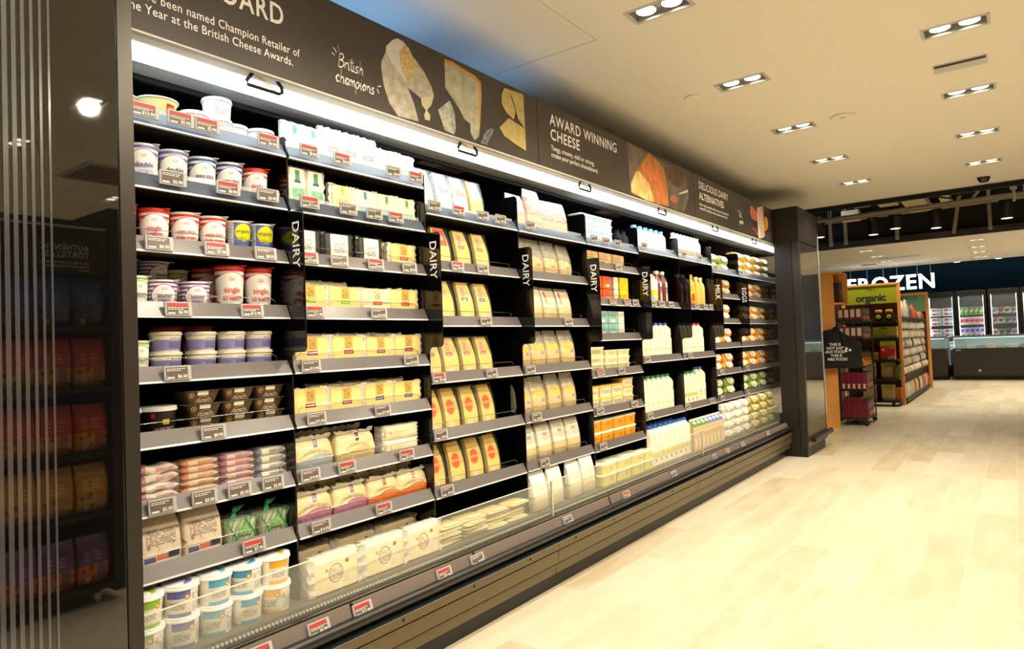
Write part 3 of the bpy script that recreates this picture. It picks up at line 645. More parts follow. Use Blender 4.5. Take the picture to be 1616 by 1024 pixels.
# ------------------------------------------------------------------ goods: one prototype of each kind
PROTO, DEPTH, USED = {}, {}, set()
def proto(key, root, depth): PROTO[key] = root; DEPTH[key] = depth; return root
mLidW = M('white_lid', (244, 243, 240), 0.35)
mFilmC = film('clear_film', (240, 240, 232), 0.88, 0.12, 1.4, (60, 0.6))
mPouch = film('pouch_film', (244, 240, 224), 0.72, 0.16, 1.5, (34, 1.0))
mFilmW = film('milky_film', (250, 248, 240), 0.35, 0.2, 1.4, (50, 0.6))
mTubPl = film('clear_tub_plastic', (236, 238, 230), 0.85, 0.1, 1.45)
WH = (242, 240, 236)
def cream(key, col, words, h, r, tcol, foil=None):
    root = empty('cream_tub'); rb = r*0.80
    mt = M('tub_'+key, WH, 0.35, [(stripes(0.004, h*0.93, h/7.2), col), (disc(0.0, h*0.47, h*0.37), WH), (ring(0.0, h*0.47, h*0.375, 0.0011), tcol), (lines(0, h*0.69, r*0.17, h*0.04, 0.0035, 0.0022), tcol)])
    MB().lathe([(rb*0.96, 0.0), (rb, 0.002), (r*0.94, h*0.93), (r*0.94, h*0.95)], mt, 40).build('pot', root, smooth=40)
    ml = M('foil_'+key, foil or col, 0.3)
    lid = MB().lathe([(r*0.95, h*0.935), (r, h*0.94), (r, h*0.975), (r*0.97, h*0.985)], M('rim_'+key, WH if foil else col, 0.35), 40, cap0=False, cap1=False).lathe([(r*0.985, h*0.985), (r*0.95, h)], ml, 40, cap0=False)
    lid.box((r*0.6, r*0.55, h*0.985), (r*0.95, r*0.95, h*0.995), ml)
    lid.build('lid', root, smooth=40)
    sz = h*0.175; a = 0.55
    mt2 = M('ink_'+key, tcol, 0.6)
    for i, wd in enumerate(words):
        big = i < 2 and wd == words[0] or len(words) == 2
        text('lettering', wd, sz if len(wd) < 9 else sz*0.72, mt2, oncyl(r*0.885+0.0015+(0.002 if i == 0 else 0), h*(0.45-0.155*i), 0.0), root, 'CENTER', 0.92, 0.0003)
    return proto(key, root, 2*r)
PU, RD, BL = (124, 118, 190), (214, 52, 46), (40, 74, 140)
cream('double', PU, ['double', 'cream'], 0.122, 0.047, (70, 66, 130), (206, 206, 222))
cream('thickblue', (36, 84, 156), ['extra thick', 'double cream'], 0.118, 0.047, (36, 60, 110), (220, 224, 232))
cream('single', RD, ['single', 'cream'], 0.116, 0.047, (186, 40, 36))
cream('thickred', RD, ['extra thick', 'single cream'], 0.116, 0.047, (186, 40, 36), (236, 226, 220))
cream('soured', (140, 74, 164), ['soured', 'cream'], 0.092, 0.049, (92, 44, 120), (238, 232, 214))
cream('tallred', RD, ['single', 'cream'], 0.155, 0.051, (186, 40, 36))
cream('greenpot', (150, 196, 60), ['natural'], 0.10, 0.036, (110, 150, 60), (240, 236, 224))
def lidded(key, name, h, r, base, layers, lidc=(244, 243, 240), sx=1.0, text_=None):
    root = empty(name); rb = r*0.86
    MB().lathe([(rb*0.97, 0), (rb, 0.002), (r*0.95, h*0.86)], M('tub_'+key, base, 0.35, layers), 40).build('pot', root, smooth=40)
    lm = M('lid_'+key, lidc, 0.35)
    MB().lathe([(r*0.97, h*0.83), (r*1.02, h*0.84), (r*1.02, h*0.90), (r*0.99, h*0.91), (r*0.99, h*0.985), (r*0.95, h), (r*0.90, h*0.985), (r*0.2, h*0.985)], lm, 40, cap0=False).build('lid', root, smooth=40)
    if text_: text('lettering', text_[0], text_[1], text_[2], oncyl(r*0.935, h*text_[3], 0.0), root)
    return root
for key, col in (('yolime', (150, 196, 62)), ('yoviolet', (112, 116, 186)), ('yoaqua', (96, 178, 206)), ('yoblue', (70, 160, 206)), ('yogold', (240, 180, 50))):
    h = 0.095
    lay = [(rect(0, h*.42, .034, h*.40), (240, 234, 214)), (rect(0, h*.70, .034, h*.12), col), (rect(0, h*.06, .034, h*.06), col), (disc(.025, h*.62, .008), (200, 130, 60)), (disc(.025, h*.62, .005), (240, 214, 150)),
           (lines(-.004, h*.36, .024, h*.11, .0065, .004), (96, 92, 110)), (lines(.044, h*.4, .007, h*.3, .005, .003), (120, 120, 140))]
    r_ = lidded(key, 'yogurt_tub', h, 0.056, (244, 240, 226), lay, (246, 246, 244))
    MB().lathe([(0.034, h*0.986), (0.034, h*0.9875)], M('lidprint_'+key, (240, 240, 240), 0.4, layers=[(lambda X, Y, Z: Y.gt(0.012)*X.gt(-0.5), col)]), 30).build('lid_print', r_)
    proto(key, r_, 0.114)
key = 'creamy'; h = 0.063
r_ = lidded(key, 'cheese_tub', h, 0.049, (226, 218, 196), [(band(.004, h*.60), (142, 138, 190)), (rect(.01, h*.34, .02, h*.16), (112, 110, 166)), (lines(.012, h*.22, .02, h*.06, .005, .004), (84, 80, 130)), (lines(.014, h*.68, .02, h*.05, .005, .0032), (70, 62, 60))], (214, 208, 190))
proto(key, r_, 0.1)
r_ = lidded('blackpot', 'dessert_tub', 0.09, 0.053, (34, 28, 24), [(rect(0, .042, .01, .008), (200, 160, 70)), (lines(0, .02, .03, .006, .006, .004), (190, 180, 160)), (rect(-.034, .062, .004, .007), (170, 40, 40))], (222, 222, 216)); proto('blackpot', r_, .108)
r_ = lidded('whitepot', 'soft_cheese_tub', 0.072, 0.049, (240, 238, 238), [(lines(.0, .036, .03, .02, .009, .006), (220, 130, 130)), (ring(0, .034, .026, .0008), (224, 150, 150))], (246, 244, 244)); proto('whitepot', r_, .1)
r_ = lidded('bluepot', 'soft_cheese_tub', 0.072, 0.049, (238, 242, 246), [(lines(.0, .036, .03, .02, .009, .006), (140, 176, 206)), (ring(0, .034, .026, .0008), (150, 180, 210))], (226, 232, 238)); proto('bluepot', r_, .1)
root = empty('dessert_bowl')
MB().lathe([(0.036, 0), (0.04, 0.004), (0.056, 0.06), (0.06, 0.066)], M('bowl_yellow', (236, 232, 140), 0.3, noise=(20, (226, 222, 170)), layers=[(rect(.012, .042, .016, .016), (206, 40, 36)), (lines(.012, .042, .011, .010, .006, .003), (240, 220, 214))]), 40).build('bowl', root, smooth=40)
MB().lathe([(0.06, 0.066), (0.064, 0.068), (0.064, 0.071), (0.02, 0.074)], mFilmW, 40, cap0=False).build('film_lid', root, smooth=40)
proto('ybowl', root, .125)
# organic pot
root = cream('organic', (90, 96, 160), [], 0.112, 0.045, (80, 86, 150), (206, 206, 222))
for c in KIDS[root.name]:
    if c.name.startswith('pot'):
        c.data.materials[0] = M('tub_organic_blue', (196, 202, 214), 0.35, [(lambda X, Y, Z: Y.gt(-0.022)*Z.lt(0.104), (104, 112, 176)), (disc(.012, .072, .030), (214, 212, 30)), (noisy(40, .52, .012, .05), (66, 72, 140)), (lines(.012, .05, .02, .006, .005, .003), (120, 124, 60)), (lines(-.034, .05, .008, .035, .005, .003), (110, 140, 110))])
text('lettering', 'organic', 0.018, M('ink_black', (40, 38, 36), 0.6), oncyl(0.0425, .076, .26), root)
# clotted cream tray
root = empty('cream_tray'); h = .041
mTr = M('tray_sleeve', (66, 54, 40), 0.45, [(rect(.0, .034, .018, .007), (226, 220, 206)), (disc(-.037, .028, .0085), (206, 160, 50)), (disc(-.037, .028, .0068), (60, 48, 34)), (disc(-.037, .028, .003), (206, 160, 50)), (lines(.004, .009, .024, .0055, .0052, .0036), (206, 196, 170)), (ring(.004, -.008, .031, .0007), (206, 160, 70))])
secs = [(0.0, .036, .044, 0, 0, 8), (h, .046, .060, 0, 0, 8)]
MB().loft(secs, mTr, 28).build('sleeve', root, smooth=30)
MB().loft([(h, .050, .064, 0, 0, 8), (h+.0022, .050, .064, 0, 0, 8)], M('tray_rim', (120, 104, 76), .25, metal=.4), 28).build('rim', root, smooth=30)
proto('clotted', root, .1)
# wrapped multipacks: sachets stacked in clear wrap
def multipack(key, body, trim, n, wave):
    root = empty('wrapped_multipack'); W, H, D = .122, .108, .07
    th = H/n
    ms = M('sachet_'+key, body, .4, [(lambda X, Y, Z: (Y+0.040).lt(0.0), trim), (rect(.018, 0, .030, th*.28), tuple(int(a*.55+b*.45) for a, b in zip(body, trim))), (lines(.018, 0, .026, th*.16, .005, .0034), (130, 80, 80))], noise=(60, tuple(min(255, c+12) for c in body)))
    for k in range(n):
        z = k*th
        secs = []
        for q in range(13):
            t = q/12; e = 1-abs(2*t-1)**6
            secs.append((W*(t-.5), D/2*(.9+.1*e), max(.0015, th*.52*e), 0, -wave*math.sin(q*.9+k*2), 3))
        MB().loft(secs, ms, 16).xf(Matrix.Rotation(-PI/2, 4, 'X')).build('sachet', root, loc=(0, 0, z+th/2+.003), smooth=50)
    MB().loft([(0.001, D/2-.004, W/2-.002, 0, 0, 6), (.005, D/2+.005, W/2+.003, 0, 0, 6), (H*.5, D/2+.007, W/2+.004, 0, 0, 6), (H, D/2+.003, W/2+.002, 0, 0, 6), (H+.005, D/2-.006, W/2-.006, 0, 0, 6)], mFilmC, 32).build('wrap', root, smooth=50)
    proto(key, root, D+.014)
multipack('mp_pink', (226, 214, 196), (214, 120, 140), 4, .004)
multipack('mp_orange', (226, 190, 150), (224, 128, 60), 5, .001)
multipack('mp_rose', (214, 176, 170), (170, 70, 110), 5, .0)
multipack('mp_white', (222, 216, 196), (90, 100, 130), 4, .0)
# paper bag
root = empty('paper_bag'); mK = M('kraft_paper', (222, 208, 186), .8, [(rect(.036, .030, .019, .009), (90, 100, 150)), (rect(.0, .030, .0, .0), (0, 0, 0)), (lines(0, .085, .045, .018, .009, .008), (120, 110, 100)), (noisy(70, .60, .05, .075), (150, 134, 114)), (rect(-.036, .026, .017, .008), (84, 94, 140)), (rect(0.0, .029, .017, .008), (206, 110, 84)), (rect(.037, .032, .016, .008), (58, 52, 50))], noise=(14, (212, 196, 172)), bump=(16, .4))
MB().loft([(0.0, .034, .062, 0, 0, 7), (.05, .036, .064, 0, 0, 7), (.11, .03, .063, -.004, 0, 7), (.145, .015, .060, -.010, 0, 6), (.158, .006, .058, -.014, 0, 5), (.162, .003, .05, -.016, .002, 4)], mK, 32).build('bag', root, smooth=40)
text('lettering', 'CORNISH FAVOURITES', .0108, M('ink_black'), lambda a, b: (.0318-.22*b, a, .110+b), root, 'CENTER', 1.0, .0003)
proto('paperbag', root, .07)
# netted tub
root = empty('netted_tub'); mCont = M('pale_filling', (236, 232, 196), .6, noise=(34, (206, 216, 166)))
MB().loft([(.004, .038, .052, 0, 0, 6), (.075, .043, .056, 0, 0, 6)], mCont, 28).build('filling', root, smooth=40)
MB().loft([(0, .041, .055, 0, 0, 6), (.085, .048, .062, 0, 0, 6), (.087, .052, .066, 0, 0, 6), (.09, .052, .066, 0, 0, 6)], mTubPl, 28).build('tub', root, smooth=40)
rn = random.Random(3); mb = MB(); mN = film('green_net', (50, 176, 110), .35, .3)
for k in range(10):
    y0 = -.06+.012*k; pts = [(.047+.003*rn.random(), y0+.004*rn.random(), .006)]
    for q in range(1, 6): pts.append((.049+.004*rn.random(), y0+.016*math.sin(k+q*.9), .006+.017*q))
    mb.tube(pts, .0022, mN, 5)
mb.box((.050, -.02, .03), (.0515, .03, .06), M('green_tag', (156, 196, 120), .5, [(lines(.005, .045, .02, .012, .006, .004), (60, 120, 60))]))
mb.build('net', root, smooth=60)
mb = MB(); 
for k in range(6): mb.tube([(.04, -.05+.004*k, .088), (.03, -.038+.003*k, .098+.002*k), (.02, -.028+.005*k, .110), (.015, -.02+.008*k, .122)], .002, film('green_net'), 5)
mb.build('net_tie', root, smooth=60); proto('nettub', root, .104)
# block cheese in crimped film
def pack(key, body, lab, bandc, W=.165, H=.103, D=.045, lw=.023, lz=.74, lh=.34, bz=.40, ink=(90, 70, 40), extra=(), film_=None, name='cheese_pack', pillow=.004, both=True, nz=None):
    root = empty(name)
    lay = []
    if lab: lay += [(rect(.0, H*lz, lw, H*lh*.5+H*.06), lab), (lines(0, H*lz, lw*.62, H*.17, .009, .0055), ink)]
    if bandc: lay += [(rect(0, H*bz, lw*1.02, H*.075), bandc), (lines(0, H*bz, lw*.7, H*.025, .006, .004), (236, 220, 214))]
    lay += list(extra)
    lay += [(lines(W*.34, H*.07, .008, H*.03, .004, .003), (150, 120, 90))]
    mt = M('cheese_'+key, body, .38, lay, noise=nz, coat=.25)
    MB().loft([(0, D/2-.006, W/2-.012, 0, 0, 6), (.005, D/2, W/2-.008, 0, 0, 8), (H*.5, D/2+pillow*.3, W/2-.006, 0, 0, 8), (H-.005, D/2, W/2-.008, 0, 0, 8), (H, D/2-.006, W/2-.013, 0, 0, 6)], mt, 36).build('block', root, smooth=40)
    mb = MB(); rn = random.Random(len(key)*7+ord(key[-1])); mf = film_ or mFilmW
    for s in ((-1, 1) if both else (1,)):
        N = 10; v = []; f = []
        for j in range(N+1):
            z = H*(.004+1.03*j/N); wv = .003*rn.random()
            v += [(D/2-.006+.003*math.sin(j*1.9), s*(W/2-.012), z), (D/2-.012+.005*math.sin(j*2.3), s*(W/2+.002+wv), z+.002*rn.random()), (-D/2+.01, s*(W/2+wv), z)]
        for j in range(N):
            for q in range(2): f.append((j*3+q, j*3+q+1, j*3+3+q+1, j*3+3+q))
        mb.add(v, f, mf)
    # crinkled film standing up along the top edge
    N = 16; v = []; f = []
    for j in range(N+1):
        y = -W/2+.006+(W-.012)*j/N
        v += [(D/2-.004, y, H-.003), (D/2-.010+.003*math.sin(j*2.1), y, H+.001+.006*rn.random()**2), (-D/2+.006, y, H-.001)]
    for j in range(N):
        for q in range(2): f.append((j*3+q, j*3+q+1, j*3+3+q+1, j*3+3+q))
    mb.add(v, f, mf)
    mb.build('film_end', root, smooth=60)
    return proto(key, root, D)
CH = (238, 214, 138); LB = (226, 176, 92)
pack('ck_green', CH, LB, (128, 186, 60)); pack('ck_red', CH, LB, (218, 52, 40)); pack('ck_magenta', CH, LB, (150, 40, 84)); pack('ck_blue', CH, LB, (58, 80, 124))
pack('ck_film', (232, 220, 176), (236, 206, 160), (218, 52, 40), pillow=.02)
pack('ck_reserve', CH, LB, (226, 60, 44), W=.155, extra=[(rect(-.052, .012, .008, .006), (224, 90, 60))])
pack('tp_green', (244, 240, 224), (90, 170, 140), None, W=.096, H=.122, D=.04, lw=.009, lz=.80, lh=.12, ink=(60, 130, 100), extra=[(lines(0, .06, .03, .02, .008, .006), (160, 206, 180))])
pack('tp_red', (246, 240, 232), None, (230, 150, 150), W=.1, H=.14, D=.04, lw=.028, bz=.42, extra=[(rect(0, .108, .008, .016), (220, 120, 120)), (lines(0, .108, .005, .012, .006, .003), (246, 230, 226))])
pack('tp_gold', (246, 240, 216), None, (230, 220, 120), W=.118, H=.115, D=.04, lw=.03, bz=.32, extra=[(rect(0, .088, .006, .012), (150, 180, 120))])
pack('w_orange', (240, 222, 168), (240, 190, 50), None, W=.112, H=.116, D=.042, lw=.008, lz=.82, lh=.14, ink=(200, 140, 30), extra=[(rect(0, .030, .036, .018), (236, 190, 96)), (lines(0, .055, .036, .006, .0065, .005), (120, 90, 40))])
pack('w_blue', (240, 234, 206), (80, 130, 170), None, W=.118, H=.115, D=.042, lw=.008, lz=.80, lh=.14, ink=(60, 110, 110), extra=[(rect(0, .028, .038, .018), (150, 180, 190)), (lines(0, .034, .03, .006, .0065, .005), (90, 130, 150))])
pack('w_teal', (240, 230, 190), (90, 150, 70), None, W=.118, H=.115, D=.042, lw=.008, lz=.80, lh=.14, ink=(60, 110, 110), extra=[(rect(0, .030, .036, .020), (150, 186, 176)), (lines(0, .036, .03, .006, .0065, .005), (90, 130, 120))])
pack('bk', (58, 54, 48), (236, 234, 226), None, W=.145, H=.112, D=.045, lw=.042, lz=.50, lh=.80, ink=(120, 116, 112), film_=film('dark_film', (60, 60, 62), .4, .15), name='cheese_pack')
root = pack('wedge', (232, 226, 206), None, None, W=.088, H=.15, D=.07, extra=[(rect(0, .118, .010, .020), (60, 130, 76)), (rect(0, .095, .014, .005), (40, 70, 80)), (rect(.004, .040, .030, .032), (140, 196, 160)), (lines(.004, .05, .024, .02, .009, .005), (70, 140, 110))], both=False)
# film bags of farmhouse cheese
def filmbag(key, low, tabc, W=.168, H=.112, word='CORNISH'):
    root = empty('cheese_bag'); D = .055
    mt = M('bagprint_'+key, (236, 222, 176), .4, [(swath(0, H*.42, .010, 30, 1.0), low), (noisy(46, .56, 0, H*.34), tuple(min(255, int(c*1.18)) for c in low)), (rrect(.008, H*.84, .009, H*.14, .2), tabc), (lines(.008, H*.86, .005, H*.06, .006, .003), (236, 220, 200))], noise=(22, (226, 208, 156)), coat=.5, bump=(24, .5))
    rn = random.Random(ord(key[-1]))
    MB().loft([(0, D/2-.008, W/2-.01, 0, 0, 5), (.008, D/2, W/2, 0, 0, 6), (H*.4, D/2+.004, W/2+.003, 0, 0, 5), (H*.8, D/2-.004, W/2-.002, -.004, 0, 5), (H*.97, D/2-.014, W/2-.012, -.008, 0, 5), (H, D/2-.02, W/2-.022, -.01, 0, 4)], mt, 40).build('bag', root, smooth=50)
    mb = MB(); N = 12; v = []; f = []
    for j in range(N+1):
        y = -W/2+W*j/N
        v += [(D/2-.018, y*.94, H*.96), (D/2-.022+.006*math.sin(j*2.2), y, H*1.01+.012*rn.random()), (-.01, y*.9, H)]
    for j in range(N):
        for q in range(2): f.append((j*3+q, j*3+q+1, j*3+3+q+1, j*3+3+q))
    mb.add(v, f, mFilmW).build('film_top', root, smooth=60)
    ar = lambda a, b: (D/2+.0045-.10*max(0, b+.002), a, H*.50+b+.012-a*a*4)
    text('lettering', word, .0165, M('ink_sepia', (120, 92, 60), .6), ar, root, 'CENTER', 1.0)
    return proto(key, root, D)
filmbag('fb_grey', (164, 172, 176), (120, 130, 160), W=.17, H=.118, word='CORNISH QUARTZ'); filmbag('fb_brown', (206, 186, 130), (70, 48, 34), W=.2, H=.118, word='CORNISH GOLD')
filmbag('fb_purple', (176, 116, 140), (150, 70, 150), H=.112, word='CORNISH QUARTZ'); filmbag('fb_orange', (222, 116, 56), (214, 60, 40), H=.108, word='CORNISH COVE')
pack('fb_plain', (240, 232, 204), None, None, W=.2, H=.058, D=.07, extra=[(lines(-.02, .03, .05, .006, .006, .005), (214, 190, 120)), (rect(-.07, .03, .004, .006), (210, 160, 90))], pillow=.02, nz=(20, (228, 216, 180)))
# large plain blocks on the deck
def bigblock(key, stamp):
    root = empty('cheese_block'); W, H, D = .232, .128, .085
    mt = M('bigblock_'+key, (246, 234, 196), .4, [(disc(-.006, H*.52, .034, 1.0), stamp), (disc(-.006, H*.52, .030), (240, 226, 190)), (lines(-.006, H*.52, .028, .022, .010, .006), stamp), (ring(-.006, H*.52, .032, .0012), stamp), (rect(.048, H*.78, .008, .007), (96, 80, 56)), (rect(-.048, H*.66, .006, .006), (214, 130, 90)), (lines(.04, H*.30, .016, .014, .005, .003), (190, 190, 180))], noise=(16, (238, 222, 172)), coat=.4, bump=(18, .5))
    MB().loft([(0, D/2-.008, W/2-.016, 0, 0, 6), (.008, D/2, W/2-.008, 0, 0, 8), (H*.9, D/2, W/2-.008, 0, 0, 8), (H, D/2-.012, W/2-.02, 0, 0, 6)], mt, 36).build('block', root, smooth=40)
    mb = MB(); rn = random.Random(ord(key[-1]))
    for s in (-1, 1):
        N = 12; v = []; f = []
        for j in range(N+1):
            z = H*(.0+1.04*j/N)
            v += [(D/2-.002, s*(W/2-.016), z*.98+.001), (D/2-.012+.008*math.sin(j*1.7), s*(W/2+.006+.006*rn.random()), z), (-D/2, s*(W/2+.002), z)]
        for j in range(N):
            for q in range(2): f.append((j*3+q, j*3+q+1, j*3+3+q+1, j*3+3+q))
        mb.add(v, f, mFilmW)
    N = 18; v = []; f = []
    for j in range(N+1):
        y = -W/2+.01+(W-.02)*j/N
        v += [(D/2-.006, y, H-.004), (D/2-.03+.006*math.sin(j*1.9), y, H+.004+.010*rn.random()), (-D/2, y, H+.002)]
    for j in range(N):
        for q in range(2): f.append((j*3+q, j*3+q+1, j*3+3+q+1, j*3+3+q))
    mb.add(v, f, mFilmW).build('film_end', root, smooth=60); proto(key, root, D)
bigblock('bb_grey', (140, 128, 100)); bigblock('bb_red', (176, 92, 84))
# sliced cheese in a tall clear tray, leaning back
def slices(key, labc, ovalc=None, lab=True, topc=None, H=.19, W=.128, pale=None):
    root = empty('cheese_slices'); body = pale or (228, 200, 112)
    lean = (0, math.radians(-11), 0)
    lay = []
    if lab: lay += [(rrect(-.012, H*.72, .021, H*.17, -.10), (232, 192, 140)), (lines(-.012, H*.72, .014, H*.12, .010, .006), (120, 80, 60))]
    if labc: lay += [(rrect(-.006, H*.52, .023, H*.045, -.1), labc), (lines(-.006, H*.52, .016, H*.018, .006, .004), (236, 224, 214))]
    if ovalc: lay += [(disc(-.004, H*.50, H*.195, 1.2), (240, 160, 96)), (disc(-.004, H*.50, H*.172, 1.2), ovalc), (rect(-.004, H*.50, .026, H*.032), (240, 190, 140)), (lines(-.004, H*.50, .022, H*.026, .010, .005), ovalc)]
    if topc: lay += [(rrect(.0, H*.70, .036, H*.20, -.25), topc), (lines(0, H*.72, .02, H*.08, .01, .006), (250, 236, 226))]
    lay += [(lines(-.012, H*.10, .018, H*.05, .006, .004), (240, 240, 236))]
    mt = M('slices_'+key, body, .4, lay, noise=(10, tuple(max(0, c-12) for c in body)), coat=.3)
    def outline(s=1.0, dz=0.0):
        L = []; R = []
        for j in range(11):
            t = j/10; z = H*(.04+.90*t)+dz
            c = -.012*t-.004+.012*math.sin(t*PI)   # sways to the right at mid height
            hw = W*(.375-.055*t+.03*math.sin(t*PI))*s
            L.append((c-hw, z)); R.append((c+hw, z))
        return L+R[::-1]
    MB().prism(outline(), 0, .006, .026, mt).build('slices', root, rot=lean, smooth=30)
    mb = MB()
    for k in range(6): mb.prism([(-W*.30-.006, H*(.935-.018*k)), (W*.28-.012, H*(.935-.018*k)), (W*.28-.012, H*(.965-.018*k)), (-W*.30-.006, H*(.965-.018*k))], 0, .004+.0035*k, .008+.0035*k, M('slice_edge_'+key, body, .4))
    mb.build('shingled_edge', root, rot=lean)
    MB().loft([(0, .016, W/2-.004, .012, 0, 8), (H*.5, .018, W/2, .012, 0, 8), (H*.98, .012, W/2-.002, .010, 0, 8), (H, .004, W/2-.004, .006, 0, 8)], film('tray_film', (240, 240, 232), 0.95, 0.1, 1.35, (40, 0.6)), 32).build('clear_pack', root, rot=lean, smooth=50)
    return proto(key, root, .064)
slices('sl_red', (222, 60, 44)); slices('sl_green', (150, 180, 60)); slices('sl_blue', (66, 80, 110)); slices('sl_magenta', (160, 56, 90))
slices('sl_oval', None, (240, 92, 16), lab=False); slices('sl_top', None, lab=False, topc=(222, 70, 36))
slices('sl_violet', None, lab=False, topc=(190, 150, 200), pale=(244, 238, 226)); slices('sl_coral', None, lab=False, topc=(232, 150, 130), pale=(244, 236, 222)); slices('sl_white', None, lab=False, pale=(244, 240, 232)); slices('sl_amber', None, lab=False, topc=(244, 236, 224), pale=(240, 196, 110))
# flat slice packs for the deck
root = empty('cheese_slices'); 
MB().loft([(0, .05, .078, 0, 0, 5), (.004, .056, .084, 0, 0, 6), (.009, .054, .082, 0, 0, 6), (.014, .03, .060, 0, 0, 5)], M('flat_slices', (238, 220, 150), .35, noise=(12, (230, 208, 128)), coat=.5), 36).build('slices', root, smooth=40)
MB().box((.030, -.05, .0135), (.0535, .05, .0150), M('flat_label', (246, 240, 214), .4)).build('label', root)
MB().loft([(0, .058, .086, 0, 0, 6), (.003, .064, .092, 0, 0, 6), (.0045, .064, .092, 0, 0, 6), (.006, .058, .086, 0, 0, 6)], mFilmC, 36).build('clear_pack', root, smooth=40); proto('flatpack', root, .128)
# grated cheese pouches
def pouch(key, lower, upper, layers=(), H=.205, W=.142, fill=.5, clear_top=False, name='grated_cheese_bag'):
    root = empty(name); D = .06
    mIn = M('grated_'+key, lower, .6, list(layers), noise=(150, tuple(max(0, int(c*.86)) for c in lower)), bump=(160, .8))
    MB().loft([(0.001, D*.32, W*.42, 0, 0, 4), (.01, D*.46, W*.46, 0, 0, 5), (H*.25, D*.5, W*.475, 0, 0, 4), (H*fill*.85, D*.40, W*.46, 0, 0, 4), (H*fill, D*.26, W*.42, -.004, .002, 3.5), (H*fill*1.05, D*.1, W*.3, -.006, .006, 3)], mIn, 36).build('grated_cheese', root, smooth=50)
    if upper:
        mu = M('pouchprint_'+key, upper, .35, list(layers), coat=.4, bump=(24, .35))
        MB().loft([(H*fill*.86, D*.425, W*.488, 0, 0, 5), (H*.75, D*.27, W*.488, -.006, 0, 6), (H*.92, D*.10, W*.485, -.010, 0, 7)], mu, 36, cap0=False, cap1=False).build('printed_top', root, smooth=50)
    mf = mPouch
    MB().loft([(0, D*.34, W*.46, 0, 0, 5), (.012, D*.5, W*.49, 0, 0, 6), (H*.3, D*.53, W*.5, 0, 0, 5), (H*.6, D*.40, W*.5, -.003, 0, 6), (H*.85, D*.16, W*.495, -.009, 0, 8), (H*.92, D*.06, W*.49, -.011, 0, 10), (H, D*.03, W*.485, -.013, 0, 10)], mf, 40).build('pouch', root, smooth=50)
    return proto(key, root, D)
YG = (236, 196, 92)
H = .205
pouch('gb_red', YG, None, [(rrect(.012, H*.30, .024, H*.035, -.2), (214, 52, 40))], fill=.52)
H = .22
pouch('gb_pizza', (232, 206, 140), (226, 96, 44), [(noisy(40, .56, H*.66, H*.80), (70, 110, 50)), (noisy(30, .60, H*.66, H*.80), (236, 226, 206)), (band(H*.80, H), (228, 232, 230)), (lines(.0, H*.6, .04, H*.02, .008, .005), (246, 220, 196))], H=.22, W=.15, fill=.45)
H = .205
pouch('gb_violet', (234, 204, 110), (206, 196, 170), [(rrect(-.04, H*.72, .010, H*.20, -.12), (150, 60, 150))], fill=.48); pouch('gb_scarlet', (234, 204, 110), (204, 194, 168), [(rrect(-.04, H*.72, .010, H*.20, -.12), (206, 56, 40))], fill=.48)
pouch('gb_mag', (240, 198, 80), None, [(rect(.03, H*.40, .016, H*.045), (190, 50, 80))], fill=.68); pouch('gb_ind', (240, 198, 84), None, [(rect(.03, H*.36, .018, H*.042), (100, 104, 150))], fill=.68)
pouch('gb_white', (236, 204, 110), (238, 234, 222), [(ring(.006, H*.66, .030, .0012, 1.5), (80, 96, 70)), (rect(.006, H*.66, .016, H*.04), (110, 126, 84)), (lines(.006, H*.66, .012, H*.03, .008, .004), (222, 224, 200))], fill=.45)
pouch('gb_pale', (244, 226, 160), (242, 240, 228), [(rect(.012, H*.56, .020, H*.035), (206, 216, 170)), (lines(.0, H*.68, .03, H*.04, .009, .005), (214, 220, 196))], fill=.46)
# rectangular tubs, boxes
def rtub(key, body, layers, W, H, D, lidc=(242, 240, 232), name='spread_tub', lid=True, trap=.92, txt=None):
    root = empty(name)
    mt = M('rtub_'+key, body, .38, layers)
    MB().loft([(0, D/2*trap, W/2*trap, 0, 0, 9), (H*(.86 if lid else 1), D/2*.98, W/2*.97, 0, 0, 9)], mt, 28).build('tub', root, smooth=30)
    if lid: MB().loft([(H*.82, D/2, W/2, 0, 0, 9), (H*.84, D/2+.002, W/2+.002, 0, 0, 9), (H*.96, D/2+.002, W/2+.002, 0, 0, 9), (H, D/2-.003, W/2-.003, 0, 0, 9)], M('rlid_'+key, lidc, .35), 28).build('lid', root, smooth=30)
    if txt: text('lettering', txt, .018, M('ink_black'), onx(D/2+.001, 0, H*.42), root)
    return proto(key, root, D)
def carton(key, body, layers, W, H, D, name='food_box', nz=None):
    root = empty(name)
    MB().box((-D/2, -W/2, 0), (D/2, W/2, H), M('box_'+key, body, .5, layers, noise=nz)).build('box', root, bevel=.002)
    return proto(key, root, D)
rtub('t_teal', (226, 236, 238), [(rect(0, .02, .05, .009), (110, 190, 200)), (lines(0, .02, .04, .006, .005, .004), (230, 240, 240))], .13, .044, .1, (240, 246, 248)); rtub('t_mauve', (232, 228, 236), [(rect(0, .02, .05, .009), (180, 156, 190)), (lines(0, .02, .04, .006, .005, .004), (240, 236, 240))], .13, .044, .1, (244, 242, 246))
carton('kraft', (206, 180, 134), [(noisy(20, .55, 0, .03), (110, 70, 44)), (lines(-.02, .06, .06, .012, .01, .006), (130, 90, 60))], .165, .09, .08, 'butter_pack', (16, (190, 160, 112)))
carton('b_orange', (232, 88, 34), [(noisy(30, .58), (240, 120, 60)), (rect(.012, .02, .02, .008), (246, 220, 190)), (lines(0, .06, .03, .01, .008, .005), (170, 50, 30))], .112, .078, .07); carton('b_cream', (226, 220, 196), [(lines(0, .04, .02, .03, .008, .005), (160, 150, 120))], .06, .08, .07); carton('b_yellow', (238, 196, 30), [(lines(0, .045, .03, .012, .009, .006), (150, 120, 30)), (noisy(24, .60, 0, .03), (226, 150, 40))], .12, .082, .07)
